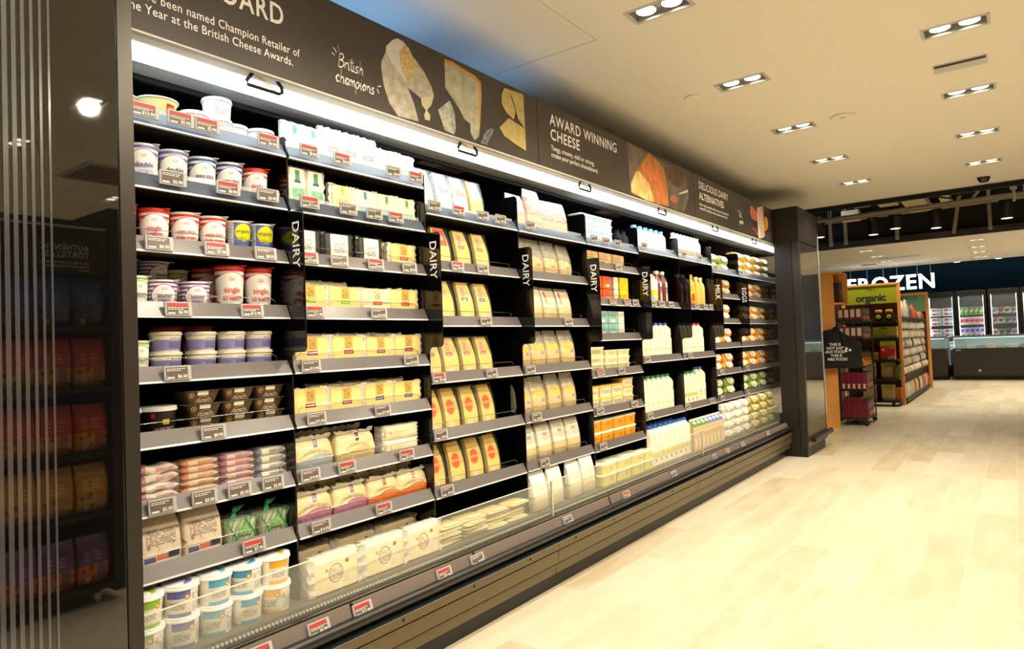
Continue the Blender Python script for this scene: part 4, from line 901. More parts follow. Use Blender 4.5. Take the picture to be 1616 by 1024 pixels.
carton('b_teal', (126, 168, 164), [(rect(.0, .018, .026, .008), (226, 226, 206)), (lines(0, .05, .035, .012, .008, .005), (90, 130, 130)), (noisy(24, .62), (150, 180, 150))], .128, .08, .07); carton('b_pale', (214, 216, 206), [(lines(0, .04, .03, .03, .009, .005), (130, 140, 140))], .08, .08, .07)
rtub('t_cream', (226, 214, 170), [(lines(0, .022, .05, .009, .008, .006), (140, 128, 100))], .165, .045, .1, (240, 234, 214), 'butter_tub'); rtub('t_green', (224, 214, 170), [(rect(0, .018, .06, .012), (190, 190, 130)), (lines(0, .024, .05, .008, .008, .006), (120, 120, 80))], .205, .052, .1, (242, 238, 222), 'butter_tub')
rtub('t_gold', (226, 214, 180), [(lines(0, .025, .055, .008, .009, .006), (110, 104, 90))], .15, .058, .1, (230, 196, 96), 'butter_tub')
rtub('t_orange', (240, 160, 20), [(lines(.01, .042, .025, .009, .009, .005), (120, 70, 20)), (lines(.01, .025, .02, .005, .006, .004), (200, 110, 20))], .155, .076, .1, (244, 236, 220), 'margarine_tub'); rtub('t_lime', (222, 212, 110), [(rect(.02, .032, .018, .010), (196, 190, 100)), (lines(.02, .032, .014, .007, .006, .004), (160, 150, 80))], .188, .066, .12, (248, 246, 224), 'margarine_tub')
MB().lathe([(.03, .0662), (.03, .0670)], M('lime_print', (190, 200, 90), .4), 24, sx=.8).build('lid_print', PROTO['t_lime'])
# bottles, jugs and cartons of milk
def jug(key, capc, layers, H=.255, wd=.078, body=(240, 232, 204)):
    root = empty('milk_bottle'); r = wd/2
    mt = M('jug_'+key, body, .32, layers, coat=.2)
    MB().loft([(0, r-.006, r-.006, 0, 0, 5), (.006, r, r, 0, 0, 6), (H*.52, r, r, 0, 0, 6), (H*.58, r-.003, r-.002, 0, 0, 5), (H*.78, r-.006, r-.006, 0, 0, 4), (H*.87, r*.72, r*.72, -.002, 0, 3), (H*.92, r*.48, r*.48, -.004, 0, 2.2), (H*.945, r*.44, r*.44, -.004, 0, 2)], mt, 28).build('bottle', root, smooth=45)
    MB().tube([(r-.010, 0, H*.85), (r-.001, 0, H*.80), (r+.001, 0, H*.68), (r-.004, 0, H*.56)], .0075, mt, 8).build('grip', root, smooth=60)
    MB().lathe([(r*.5, H*.938), (r*.5, H*.985), (r*.46, H)], M('cap_'+key, capc, .35), 20, c=(-.004, 0)).build('cap', root, smooth=40)
    return proto(key, root, wd)
lb = lambda c: [(rect(0, .060, .024, .0022), c), (lines(0, .074, .014, .007, .005, .003), (190, 150, 90)), (lines(0, .045, .026, .006, .006, .004), (210, 200, 170))]
jug('jug_blue', (66, 84, 168), lb((90, 100, 130))); jug('jug_green', (30, 140, 84), lb((110, 150, 110))); jug('jug_red', (214, 46, 40), lb((214, 100, 90)))
jug('jug_olive', (30, 140, 84), [(band(.062, .092), (196, 190, 110)), (rect(.006, .040, .009, .012), (70, 96, 60))]); jug('jug_sun', (70, 90, 160), [(disc(.006, .08, .013), (232, 150, 40)), (rect(.0, .058, .022, .002), (110, 110, 130)), (lines(0, .045, .02, .006, .006, .004), (190, 170, 120))])
jug('jug_deck', (40, 100, 190), [(swath(.060, .098, .006, 20), (206, 200, 120)), (rect(.004, .042, .011, .011), (130, 130, 110))], H=.272, wd=.082, body=(244, 238, 214))
def smallbottle(key, capc, layers, H, r, body):
    root = empty('drink_bottle')
    MB().lathe([(r*.9, 0), (r, .004), (r, H*.62), (r*.9, H*.74), (r*.5, H*.86), (r*.45, H*.92)], M('btl_'+key, body, .3, layers, coat=.3), 24).build('bottle', root, smooth=45)
    MB().lathe([(r*.52, H*.90), (r*.52, H*.99), (r*.48, H)], M('cap_'+key, capc, .35), 20).build('cap', root, smooth=40)
    return proto(key, root, 2*r)
smallbottle('sb_white', (130, 180, 226), [(lines(0, .06, .03, .02, .010, .006), (190, 206, 226))], .172, .041, (240, 244, 248)); smallbottle('sb_tan', (246, 244, 238), [(swath(.03, .075, .006, 60), (206, 190, 164)), (lines(0, .05, .02, .02, .010, .006), (150, 120, 90))], .19, .033, (242, 238, 230))
smallbottle('ju_yellow', (236, 170, 30), [(swath(.075, .125, .005, 60), (240, 210, 60)), (rect(-.018, .075, .012, .03), (214, 70, 40))], .262, .04, (236, 176, 60)); smallbottle('ju_amber', (232, 214, 170), [(noisy(20, .6, .02, .06), (236, 140, 40))], .25, .042, (226, 180, 90))
smallbottle('wine_pot', (206, 196, 180), [(rect(0, .15, .016, .02), (220, 206, 190)), (rect(0, .05, .016, .03), (210, 190, 170)), (lines(0, .10, .016, .02, .01, .005), (220, 200, 190))], .252, .044, (96, 34, 44))
def gable(key, roofc, body, layers, W=.068, H=.225, name='milk_carton', capc=(244, 240, 232)):
    root = empty(name); r = W/2
    MB().box((-r, -r, 0), (r, r, H*.76), M('gbl_'+key, body, .45, layers)).build('carton', root)
    mr = M('gblroof_'+key, roofc, .45)
    mb = MB().add([(r, -r, H*.76), (r, r, H*.76), (-r, r, H*.76), (-r, -r, H*.76), (0, -r, H*.95), (0, r, H*.95)], [(0, 1, 5, 4), (2, 3, 4, 5)], mr).add([(r, -r, H*.76), (-r, -r, H*.76), (0, -r, H*.95), (r, r, H*.76), (-r, r, H*.76), (0, r, H*.95)], [(0, 2, 1), (3, 4, 5)], M('gbl_'+key))
    mb.box((-.0025, -r, H*.94), (.0025, r, H), M('gable_fin', (240, 236, 226), .5)).build('gable', root)
    MB().lathe([(.014, 0), (.014, .014), (.012, .016)], M('gcap_'+key, capc, .35), 18).xf(Matrix.Translation((r*.5, 0, H*.855))@Matrix.Rotation(math.radians(50), 4, 'Y')).build('cap', root, smooth=40)
    return proto(key, root, W)
tri = [(noisy(30, .62, .02, .09), (226, 200, 160)), (swath(.10, .108, .002, 20), (190, 160, 130)), (rect(.004, .045, .012, .03), (240, 232, 214)), (lines(0, .13, .02, .008, .006, .004), (150, 120, 90))]
gable('g_green', (60, 140, 70), (222, 190, 142), tri); gable('g_blue', (80, 120, 196), (222, 190, 142), tri)
gable('g_oat', (232, 226, 210), (236, 230, 214), [(band(.06, .10), (196, 206, 50)), (band(.02, .05), (170, 196, 120)), (noisy(40, .55, .0, .06), (150, 170, 200))], W=.085, H=.225)
# egg boxes
def egg(key, trayc, labc, clear=False, W=.262, H=.078, D=.105, n=5):
    root = empty('egg_box')
    mt = M('pulp_'+key, trayc, .85, noise=(120, tuple(int(c*.9) for c in trayc))); mb = MB()
    for k in range(n):
        y = -W/2+W*(k+.5)/n; r = W/n*.56
        for x in (-D*.24, D*.24):
            mb.lathe([(r*.55, 0), (r*.86, H*.22), (r*.95, H*.46)], mt, 14, c=(x, y), cap1=False)
    mb.loft([(H*.36, D/2-.004, W/2-.003, 0, 0, 7), (H*.42, D/2+.003, W/2+.003, 0, 0, 7), (H*.47, D/2+.003, W/2+.003, 0, 0, 7)], mt, 28)
    mb.build('tray', root, smooth=45)
    lm = film('clear_egg_lid', (240, 236, 190), .6, .08, 1.45) if clear else mt
    ml = MB().loft([(H*.47, D/2-.002, W/2-.002, 0, 0, 6), (H*.75, D/2-.007, W/2-.009, 0, 0, 6), (H*.95, D/2-.018, W/2-.022, 0, 0, 6), (H, D/2-.026, W/2-.032, 0, 0, 5)], lm, 32)
    if not clear:
        for k in range(n):
            y = -W/2+W*(k+.5)/n
            ml.lathe([(W/n*.44, H*.5), (W/n*.38, H*.86), (W/n*.2, H*.99)], lm, 12, c=(D*.22, y), cap0=False)
    ml.build('lid', root, smooth=50)
    # sleeve label with a scooped lower edge
    N = 16; v = []; f = []
    for j in range(N+1):
        y = -W*.33+W*.66*j/N; u = 2*j/N-1
        zl = H*(.30+.26*u*u)
        v += [(D/2+.006, y, zl), (D/2+.0045, y, H*.62), (D/2-.012, y, H*.98), (D/2-.03, y, H*1.012), (-D/2+.03, y, H*1.012)]
    for j in range(N):
        for q in range(4): f.append((j*5+q, (j+1)*5+q, (j+1)*5+q+1, j*5+q+1))
    MB().add(v, f, M('egglabel_'+key, labc, .5, [(lines(.0, H*.6, .05, H*.10, .011, .007), tuple(int(c*.62) for c in labc)), (rect(-.035, H*.62, .010, H*.16), tuple(int(c*.8) for c in trayc))])).build('label', root, smooth=60)
    if clear:
        eb = MB(); me_ = M('egg_shell', (206, 160, 112), .5)
        for k in range(n):
            y = -W/2+W*(k+.5)/n
            for x in (-D*.24, D*.24): eb.lathe([(.002, H*.2), (.016, H*.32), (.02, H*.52), (.015, H*.74), (.003, H*.86)], me_, 12, c=(x, y))
        eb.build('eggs', root, smooth=60)
    return proto(key, root, D)
egg('e_green', (156, 170, 80), (236, 238, 222)); egg('e_amber', (222, 170, 70), (240, 236, 222)); egg('e_brown', (178, 132, 72), (206, 186, 150)); egg('e_orange', (238, 164, 30), (226, 222, 214)); egg('e_moss', (142, 160, 66), (222, 230, 206)); egg('e_white', (240, 234, 214), (246, 244, 236), W=.24); egg('e_clear', (196, 184, 90), (220, 214, 150), clear=True, W=.24)

# ------------------------------------------------------------------ stocking the chiller
REG = {}
def put(key, b, r, y, desc, cat, group, h=1.0, wy=1.0, xf=-2.119, z=None, tier=0, nt_=1, rz=0.0, rear=False, dz=0.0, rx=0.0):
    p = PROTO[key]
    o = p if key not in USED else copy_tree(p)
    USED.add(key)
    base = (ZS[b][r-1]+0.0283) if r else 0.3302
    if z is None: z = base
    if r == 0 and xf == -2.119: xf = -2.04
    o.scale = (wy if wy < 1 else 1.0, wy, h)
    o.location = (xf-DEPTH[key]/2*o.scale[0], y, z+dz)
    o.rotation_euler = (rx, 0, rz)
    o['category'] = cat; o['group'] = group
    REG.setdefault((b, r), []).append((o, desc, y, tier, nt_, rear))
    return o
TIER = {2: ['lower tier', 'upper tier'], 3: ['lower tier', 'middle tier', 'upper tier'], 4: ['bottom tier', 'second tier', 'third tier', 'top tier'], 5: ['bottom tier', 'second tier', 'third tier', 'fourth tier', 'top tier']}
def stack(key, n, step, b, r, y, desc, cat, group, jit=0.0, **k):
    base = (ZS[b][r-1]+0.0283) if r else 0.3302
    for i in range(n):
        put(key, b, r, y+random.uniform(-jit, jit), desc, cat, group, z=base+i*step, tier=i, nt_=n, rz=random.uniform(-jit, jit)*4, **k)
        REG[(b, r)][-1] = REG[(b, r)][-1][:2]+(y,)+REG[(b, r)][-1][3:]
R = random.Random(11)
j = lambda a=.05: R.uniform(-a, a)
# cream bay
G = 'tubs on the top shelf of the cream bay'
put('ybowl', 1, 1, .945, 'yellow dessert bowl with red label', 'tub', G); put('ybowl', 1, 1, 1.075, 'yellow dessert bowl with red label', 'tub', G, h=1.25, rz=.15)
put('whitepot', 1, 1, 1.135, 'rear white soft cheese tub', 'tub', G, h=1.3, xf=-2.24, rear=True); put('whitepot', 1, 1, 1.19, 'white soft cheese tub', 'tub', G, h=1.05)
stack('whitepot', 2, .07, 1, 1, 1.272, 'white soft cheese tub', 'tub', G)
put('bluepot', 1, 1, 1.352, 'pale blue soft cheese tub', 'tub', G, xf=-2.15, h=1.05); put('bluepot', 1, 1, 1.437, 'pale blue soft cheese tub', 'tub', G)
G = 'cream pots on the second shelf of the cream bay'
put('single', 1, 2, .915, 'red striped single cream pot', 'tub', G)
for y, k, d in ((1.02, 'double', 'purple striped double cream pot'), (1.115, 'double', 'purple striped double cream pot'), (1.212, 'thickblue', 'blue striped extra thick cream pot'), (1.309, 'thickblue', 'blue striped extra thick cream pot'), (1.408, 'single', 'red striped single cream pot')): put(k, 1, 2, y, d, 'tub', G, rz=-.36+j(.08))
G = 'cream pots on the third shelf of the cream bay'
for y, k, d in ((.948, 'single', 'red striped single cream pot'), (1.05, 'single', 'red striped single cream pot'), (1.148, 'thickred', 'red striped extra thick cream pot'), (1.243, 'thickred', 'red striped extra thick cream pot'), (1.336, 'organic', 'blue and yellow organic cream pot'), (1.426, 'organic', 'blue and yellow organic cream pot')): put(k, 1, 3, y, d, 'tub', G, rz=-.36+j(.08))
for y in (1.0, 1.1): put('single', 1, 3, y, 'rear red striped cream pot', 'tub', G, xf=-2.225, rear=True)
G = 'cream pots on the fourth shelf of the cream bay'
put('greenpot', 1, 4, .985, 'small green striped natural pot', 'tub', G)
for y in (1.07, 1.178): put('soured', 1, 4, y, 'purple striped soured cream pot', 'tub', G, rz=-.25+j(.05))
for y in (.99, 1.10):
    for i in (0, 1): put('soured', 1, 4, y, 'rear purple soured cream pot', 'tub', G, xf=-2.235, rear=True, tier=i, nt_=2, z=1.3553+i*.083, h=.9, rz=.2)
put('greenpot', 1, 4, 1.19, 'rear small pot with pale lid', 'tub', G, xf=-2.27, h=1.45, rear=True)
for y in (1.303, 1.412): put('tallred', 1, 4, y, 'tall red striped single cream pot', 'tub', G, rz=-.34)
put('tallred', 1, 4, 1.285, 'rear tall red striped cream pot', 'tub', G, xf=-2.235, rear=True)
G = 'tubs on the fifth shelf of the cream bay'
put('greenpot', 1, 5, .985, 'small green striped natural pot', 'tub', G)
for y in (1.078, 1.195, 1.301, 1.405): stack('creamy', 2, .0635, 1, 5, y, 'cream tub with lilac band', 'tub', G)
for y in (1.14, 1.245): put('tallred', 1, 5, y, 'rear red lidded tub', 'tub', G, xf=-2.235, rear=True, h=.96)
G = 'tubs and trays on the sixth shelf of the cream bay'
for y in (.945, 1.054): put('blackpot', 1, 6, y, 'black dessert tub with white lid', 'tub', G)
for y in (1.178, 1.302, 1.42): stack('clotted', 3, .0435, 1, 6, y, 'brown clotted cream tray', 'tray', G, jit=.004)
G = 'wrapped multipacks on the seventh shelf'
for y, k, d in ((1.03, 'mp_pink', 'pink edged wrapped multipack'), (1.162, 'mp_orange', 'orange ended wrapped multipack'), (1.293, 'mp_rose', 'rose striped wrapped multipack'), (1.422, 'mp_white', 'white striped wrapped multipack')): put(k, 1, 7, y, d, 'multipack', G)
G = 'bags and tubs on the eighth shelf of the cream bay'
for y in (1.03, 1.165): put('paperbag', 1, 8, y, 'kraft paper bag lettered CORNISH FAVOURITES', 'bag', G)
for y in (1.306, 1.43): put('nettub', 1, 8, y, 'clear tub tied in green net', 'tub', G, wy=.92)
G = 'yogurt tubs on the deck of the cream bay'
for y, k, d in ((.962, 'yolime', 'white yogurt tub with lime label'), (1.070, 'yoviolet', 'white yogurt tub with violet label'), (1.180, 'yoaqua', 'white yogurt tub with aqua label'), (1.288, 'yoblue', 'white yogurt tub with blue label'), (1.396, 'yogold', 'white yogurt tub with yellow label')):
    for i in (0, 1): put(k, 1, 0, y, d, 'tub', G, tier=i, nt_=2, z=.3302+i*.0945, wy=.94, rz=(-.2, -.75)[(i+int(y*10)) % 2]+j(.15))
for y in (1.02, 1.13, 1.24, 1.35):
    for i in (0, 1): put('yoviolet', 1, 0, y, 'rear yogurt tub in shade', 'tub', G, wy=.94, tier=i, nt_=2, z=.3302+i*.0945, xf=-2.165, rear=True)
# block cheese bay
G = 'film packs on the top shelf of the block cheese bay'
for y, k, d in ((1.55, 'tp_green', 'white film cheese pack with green mark'), (1.633, 'tp_green', 'white film cheese pack with green mark'), (1.722, 'tp_red', 'white film cheese pack with pink label'), (1.812, 'tp_red', 'white film cheese pack with pink label'), (1.905, 'tp_red', 'white film cheese pack with pink label'), (2.01, 'tp_gold', 'white film cheese pack with yellow label'), (2.122, 'tp_gold', 'white film cheese pack with yellow label')): put(k, 2, 1, y, d, 'cheese', G, rz=j(.06))
G = 'packs on the second shelf of the block cheese bay'
for y in (1.555, 1.638): put('wedge', 2, 2, y, 'tall hard cheese wedge pack with green label', 'cheese', G)
for y, k, d in ((1.765, 'w_orange', 'cheese pack with orange label'), (1.882, 'w_blue', 'cheese pack with blue label'), (2.0, 'w_teal', 'cheese pack with teal label'), (2.118, 'w_teal', 'cheese pack with teal label')): put(k, 2, 2, y, d, 'cheese', G, rz=j(.05))
G = 'packs on the third shelf of the block cheese bay'
for y in (1.585, 1.742, 1.905): put('bk', 2, 3, y, 'black cheese pack with white label', 'cheese', G, rz=j(.06))
put('ck_reserve', 2, 3, 2.09, 'yellow cheese block with red band', 'cheese', G, wy=1.05); put('ck_blue', 2, 3, 2.06, 'rear cheese block with blue band', 'cheese', G, xf=-2.17, h=1.1, rear=True)
for rr, ys, ks in ((4, (1.598, 1.762, 1.928, 2.09), ('ck_green', 'ck_green', 'ck_film', 'ck_red')), (5, (1.60, 1.772, 1.94, 2.102), ('ck_magenta', 'ck_magenta', 'ck_magenta', 'ck_magenta')), (6, (1.585, 1.756, 1.926, 2.09), ('ck_magenta', 'ck_magenta', 'ck_blue', 'ck_blue'))):
    G = 'cheese blocks on the %s of the block cheese bay' % shelf_word(2, rr)
    for y, k in zip(ys, ks):
        c = {'ck_green': 'green', 'ck_film': 'red', 'ck_red': 'red', 'ck_magenta': 'magenta', 'ck_blue': 'navy'}[k]
        put(k, 2, rr, y, 'yellow cheese block with %s band' % c, 'cheese', G, rz=j(.05), h=1.0+j(.03))
    for y in ((1.62, 1.74) if rr == 4 else (1.70, 1.86, 2.04)):
        put('ck_film', 2, rr, y, 'rear film wrapped cheese block', 'cheese', G, xf=-2.175, h=1.12 if rr > 4 else 1.2, rear=True)
G = 'cheese bags on the seventh shelf'
put('fb_grey', 2, 7, 1.60, 'film cheese bag with grey hills', 'cheese', G); put('fb_brown', 2, 7, 1.80, 'film cheese bag with brown tab', 'cheese', G, wy=.97)
stack('fb_plain', 2, .06, 2, 7, 2.045, 'plain pale cheese block', 'cheese', G, jit=.003)
for y in (1.64, 1.80): put('fb_grey', 2, 7, y, 'rear film cheese bag', 'cheese', G, xf=-2.18, h=1.1, rear=True)
G = 'cheese bags on the eighth shelf'
for y, k, d in ((1.59, 'fb_purple', 'film cheese bag with purple hills'), (1.766, 'fb_purple', 'film cheese bag with purple hills'), (1.937, 'fb_orange', 'film cheese bag with orange hills'), (2.105, 'fb_orange', 'film cheese bag with orange hills')): put(k, 2, 8, y, d, 'cheese', G, rz=j(.05))
for y, k in ((1.58, 'fb_purple'), (1.75, 'fb_purple'), (1.92, 'fb_orange'), (2.08, 'fb_orange')): put(k, 2, 8, y, 'rear film cheese bag', 'cheese', G, xf=-2.175, h=1.16, rear=True)
G = 'large cheese blocks on the deck'
for y, k, d in ((1.622, 'bb_grey', 'large pale cheese block with grey stamp'), (1.862, 'bb_grey', 'large pale cheese block with grey stamp'), (2.078, 'bb_red', 'large pale cheese block with red stamp')): put(k, 2, 0, y, d, 'cheese', G, rz=j(.04), wy=.95 if y < 2 else .88)
for y in (1.60, 1.83, 2.06): put('bb_grey', 2, 0, y, 'rear large cheese block in shade', 'cheese', G, wy=.93, xf=-2.17, rear=True, h=1.1)
# sliced cheese bay
SLD = {'sl_red': 'cheese slices pack with red band', 'sl_green': 'cheese slices pack with green band', 'sl_blue': 'cheese slices pack with navy band', 'sl_magenta': 'cheese slices pack with magenta band', 'sl_oval': 'cheese slices pack with orange oval', 'sl_top': 'cheese slices pack with orange header', 'sl_violet': 'pale cheese slices pack with violet flash', 'sl_coral': 'pale cheese slices pack with coral flash', 'sl_white': 'plain white cheese slices pack', 'sl_amber': 'amber cheese slices pack'}
for rr, its, hh in ((1, ((2.262, 'sl_white'), (2.386, 'sl_violet'), (2.505, 'sl_coral'), (2.625, 'sl_amber')), 1.06), (2, ((2.36, 'sl_top'), (2.508, 'sl_red'), (2.65, 'sl_red')), 1.0), (3, ((2.375, 'sl_green'), (2.52, 'sl_blue'), (2.655, 'sl_blue')), 1.03), (4, ((2.27, 'sl_magenta'), (2.395, 'sl_magenta'), (2.522, 'sl_red'), (2.648, 'sl_red')), .96), (5, ((2.262, 'sl_oval'), (2.385, 'sl_oval'), (2.52, 'sl_oval'), (2.652, 'sl_oval')), 1.05), (6, ((2.27, 'sl_oval'), (2.41, 'sl_oval'), (2.545, 'sl_oval'), (2.68, 'sl_oval')), 1.05)):
    G = 'cheese slices on the %s of the sliced cheese bay' % shelf_word(3, rr)
    for y, k in its: put(k, 3, rr, y, SLD[k], 'cheese', G, h=hh, rz=j(.03), dz=.0015)
G = 'flat slice packs on the deck'
for y, n in ((2.275, 6), (2.445, 5), (2.61, 5), (2.775, 6)):
    for i in range(min(n, 5)): put('flatpack', 3, 0, y+j(.012), 'flat clear cheese slices pack', 'cheese', G, tier=i, nt_=5, z=.3302+i*.0175, xf=-2.05+j(.012), rz=j(.12), wy=.95); REG[(3, 0)][-1] = REG[(3, 0)][-1][:2]+(y,)+REG[(3, 0)][-1][3:]
# grated cheese bay
GBD = {'gb_pizza': 'grated cheese bag with orange pizza print', 'gb_red': 'clear grated cheese bag with red label', 'gb_violet': 'grated cheese bag with violet ribbon', 'gb_scarlet': 'grated cheese bag with red ribbon', 'gb_mag': 'grated cheese bag with magenta label', 'gb_ind': 'grated cheese bag with indigo label', 'gb_white': 'white grated cheese bag with green oval', 'gb_pale': 'pale grated cheese bag with faint label'}
for rr, its, hh in ((1, ((2.965, 'gb_pizza', .86), (3.125, 'gb_pizza', 1.08), (3.255, 'gb_pizza', .9), (3.385, 'gb_pizza', .92)), 1), (2, ((2.97, 'gb_red', 1), (3.12, 'gb_red', 1), (3.27, 'gb_red', 1), (3.425, 'gb_red', .98)), 1), (3, ((3.09, 'gb_violet', .97), (3.245, 'gb_scarlet', .95), (3.40, 'gb_scarlet', .95)), 1), (4, ((2.962, 'gb_mag', .95), (3.105, 'gb_mag', .98), (3.255, 'gb_mag', 1), (3.415, 'gb_mag', 1)), 1), (5, ((2.955, 'gb_ind', .97), (3.095, 'gb_ind', 1), (3.255, 'gb_ind', 1.02), (3.415, 'gb_ind', 1.02)), 1), (6, ((2.985, 'gb_white', .98), (3.138, 'gb_white', 1), (3.29, 'gb_white', 1.03), (3.44, 'gb_white', 1.02)), 1), (0, ((2.965, 'gb_pale', .98), (3.12, 'gb_pale', 1.02), (3.315, 'gb_pale', 1.0), (3.465, 'gb_pale', 1.06)), 1)):
    G = 'grated cheese bags on the %s' % shelf_word(4, rr)
    for y, k, hh in its: put(k, 4, rr, y, GBD[k], 'cheese', G, h=hh, rz=j(.06))
# butter bay
G = 'spread tubs on the top shelf of the butter bay'
for y, k in ((3.68, 't_teal'), (3.815, 't_teal'), (3.952, 't_mauve')): stack(k, 4, .0438, 5, 1, y, 'small white tub with %s label' % ('teal' if k == 't_teal' else 'mauve'), 'tub', G)
put('sb_white', 5, 1, 4.12, 'rear bottle with blue cap', 'bottle', G, xf=-2.24, rear=True); put('sb_white', 5, 1, 4.22, 'rear bottle with blue cap', 'bottle', G, xf=-2.24, rear=True)
G = 'butter packs on the second shelf'
for y in (3.72, 3.9, 4.075): put('kraft', 5, 2, y, 'kraft paper butter pack with brown print', 'butter', G)
G = 'boxes on the third shelf of the butter bay'
for y, k, d in ((3.78, 'b_orange', 'bright orange box'), (3.905, 'b_orange', 'bright orange box'), (4.03, 'b_cream', 'slim cream box'), (4.145, 'b_yellow', 'yellow box')): stack(k, 2, .083, 5, 3, y, d, 'box', G)
G = 'boxes on the fourth shelf of the butter bay'
for y, k, d in ((3.70, 'b_teal', 'pale teal box'), (3.835, 'b_teal', 'pale teal box'), (3.97, 'b_teal', 'pale teal box'), (4.085, 'b_pale', 'pale grey box')): stack(k, 2, .0815, 5, 4, y, d, 'box', G)
G = 'butter tubs on the fifth shelf'
stack('t_green', 3, .0535, 5, 5, 3.735, 'wide cream butter tub', 'tub', G); stack('t_cream', 3, .0455, 5, 5, 3.935, 'cream butter tub', 'tub', G); stack('t_cream', 3, .0455, 5, 5, 4.11, 'cream butter tub', 'tub', G)
G = 'butter tubs on the sixth shelf'
for y, n in ((3.68, 2), (3.842, 2), (3.998, 2)): stack('t_gold', n, .0735, 5, 6, y, 'butter tub with golden lid', 'tub', G, h=1.25)
stack('t_gold', 3, .059, 5, 6, 4.15, 'butter tub with golden lid', 'tub', G)
G = 'margarine tubs on the seventh shelf'
for y in (3.68, 3.84, 4.0, 4.16): stack('t_orange', 2, .0765, 5, 7, y, 'orange margarine tub with white lid', 'tub', G)
G = 'margarine tubs on the deck'
for y in (3.705, 3.90, 4.095): stack('t_lime', 2, .0665, 5, 0, y, 'lime margarine tub with white lid', 'tub', G)
stack('t_lime', 2, .0665, 5, 0, 4.255, 'lime margarine tub with white lid', 'tub', G, wy=.66)
# milk bays
G = 'white bottles on the top shelf of the nearer milk bay'
for i in range(6): put('sb_white', 6, 1, 4.405+.0895*i, 'white drink bottle with light blue cap', 'bottle', G, h=1.0)
G = 'drinks on the second shelf of the nearer milk bay'
put('g_oat', 6, 2, 4.54, 'white carton with lime band', 'carton', G); put('g_oat', 6, 2, 4.64, 'white carton with lime band', 'carton', G)
for y in (4.75, 4.85): put('wine_pot', 6, 2, y, 'maroon bottle with pale cap', 'bottle', G)
G = 'milk bottles on the third shelf of the nearer milk bay'
for i in range(7): put('jug_blue', 6, 3, 4.352+.0845*i, 'milk bottle with blue cap', 'bottle', G, rz=j(.05))
G = 'milk bottles on the fourth shelf of the nearer milk bay'
for i in range(7): put('jug_green', 6, 4, 4.352+.0845*i, 'milk bottle with green cap', 'bottle', G, h=1.03, rz=j(.05))
G = 'milk bottles on the deck of the nearer milk bay'
for i in range(8): put('jug_deck', 6, 0, 4.352+.0865*i, 'tall milk bottle with bright blue cap', 'bottle', G, rz=j(.05))
for i in range(7): put('jug_deck', 6, 0, 4.38+.0865*i, 'rear milk bottle in shade', 'bottle', G, xf=-2.125, rear=True)
G = 'beige bottles on the top shelf of the farther milk bay'
for i in range(8): put('sb_tan', 7, 1, 5.075+.0705*i, 'slim white bottle with beige swirl', 'bottle', G)
G = 'juices on the second shelf of the farther milk bay'
for y, k, d in ((5.30, 'ju_yellow', 'yellow juice bottle with orange cap'), (5.40, 'ju_yellow', 'yellow juice bottle with orange cap'), (5.52, 'ju_amber', 'amber juice bottle with cream cap'), (5.62, 'ju_amber', 'amber juice bottle with cream cap')): put(k, 7, 2, y, d, 'bottle', G)
G = 'milk bottles on the third shelf of the farther milk bay'
for i in range(6): put('jug_red', 7, 3, 5.09+.0865*i, 'milk bottle with red cap', 'bottle', G, rz=j(.05))
G = 'milk bottles on the fourth shelf of the farther milk bay'
for i in range(4): put('jug_olive', 7, 4, 5.075+.0885*i, 'milk bottle with olive band', 'bottle', G, h=1.02)
for i in range(2): put('jug_sun', 7, 4, 5.43+.092*i, 'milk bottle with orange spot', 'bottle', G, h=1.12)
G = 'milk cartons on the deck'
for i in range(8):
    k = 'g_green' if i < 4 else 'g_blue'
    put(k, 7, 0, 5.085+.083*i, 'beige milk carton with %s top' % ('green' if i < 4 else 'blue'), 'carton', G, wy=1.15, h=1.08)
# egg bays
def eggs(b, rr, key, ys, n, step, d, wy=1.0, xf=-2.121):
    G = 'egg boxes on the %s of the %s' % (shelf_word(b, rr), BAY[b])
    for y in ys: stack(key, n, step, b, rr, y, d, 'egg box', G, jit=.005, wy=wy, xf=xf, h=(step-.0006)/.0789)
eggs(8, 1, 'e_green', (5.86, 6.14), 2, .075, 'white labelled olive egg box'); eggs(8, 2, 'e_brown', (5.88, 6.16), 2, .075, 'brown egg box'); eggs(8, 3, 'e_amber', (5.85, 6.12), 2, .0745, 'amber egg box'); 
eggs(8, 4, 'e_orange', (5.86, 6.14), 2, .0745, 'white labelled orange egg box'); eggs(8, 5, 'e_orange', (5.86, 6.15), 2, .0755, 'white labelled orange egg box'); eggs(8, 6, 'e_moss', (5.86, 6.16), 2, .079, 'white labelled moss egg box')
eggs(9, 1, 'e_amber', (6.56, 6.84, 7.12, 7.40), 3, .073, 'white labelled amber egg box'); eggs(9, 2, 'e_brown', (6.56, 6.83, 7.1, 7.37, 7.64), 2, .075, 'brown egg box'); eggs(9, 3, 'e_amber', (6.58, 6.95, 7.23, 7.52), 2, .0745, 'amber egg box')
eggs(9, 4, 'e_orange', (6.56, 6.85, 7.15, 7.45), 2, .075, 'white labelled orange egg box'); eggs(9, 5, 'e_orange', (6.56, 6.85, 7.15, 7.45), 2, .077, 'white labelled orange egg box'); eggs(9, 6, 'e_moss', (6.56, 6.84, 7.14, 7.44), 2, .079, 'white labelled moss egg box')
eggs(8, 0, 'e_white', (5.83, 6.065, 6.295), 4, .074, 'white egg box', .94, -2.04); eggs(9, 0, 'e_clear', (6.56, 6.82, 7.08), 4, .076, 'clear yellow egg box', 1.0, -2.04)
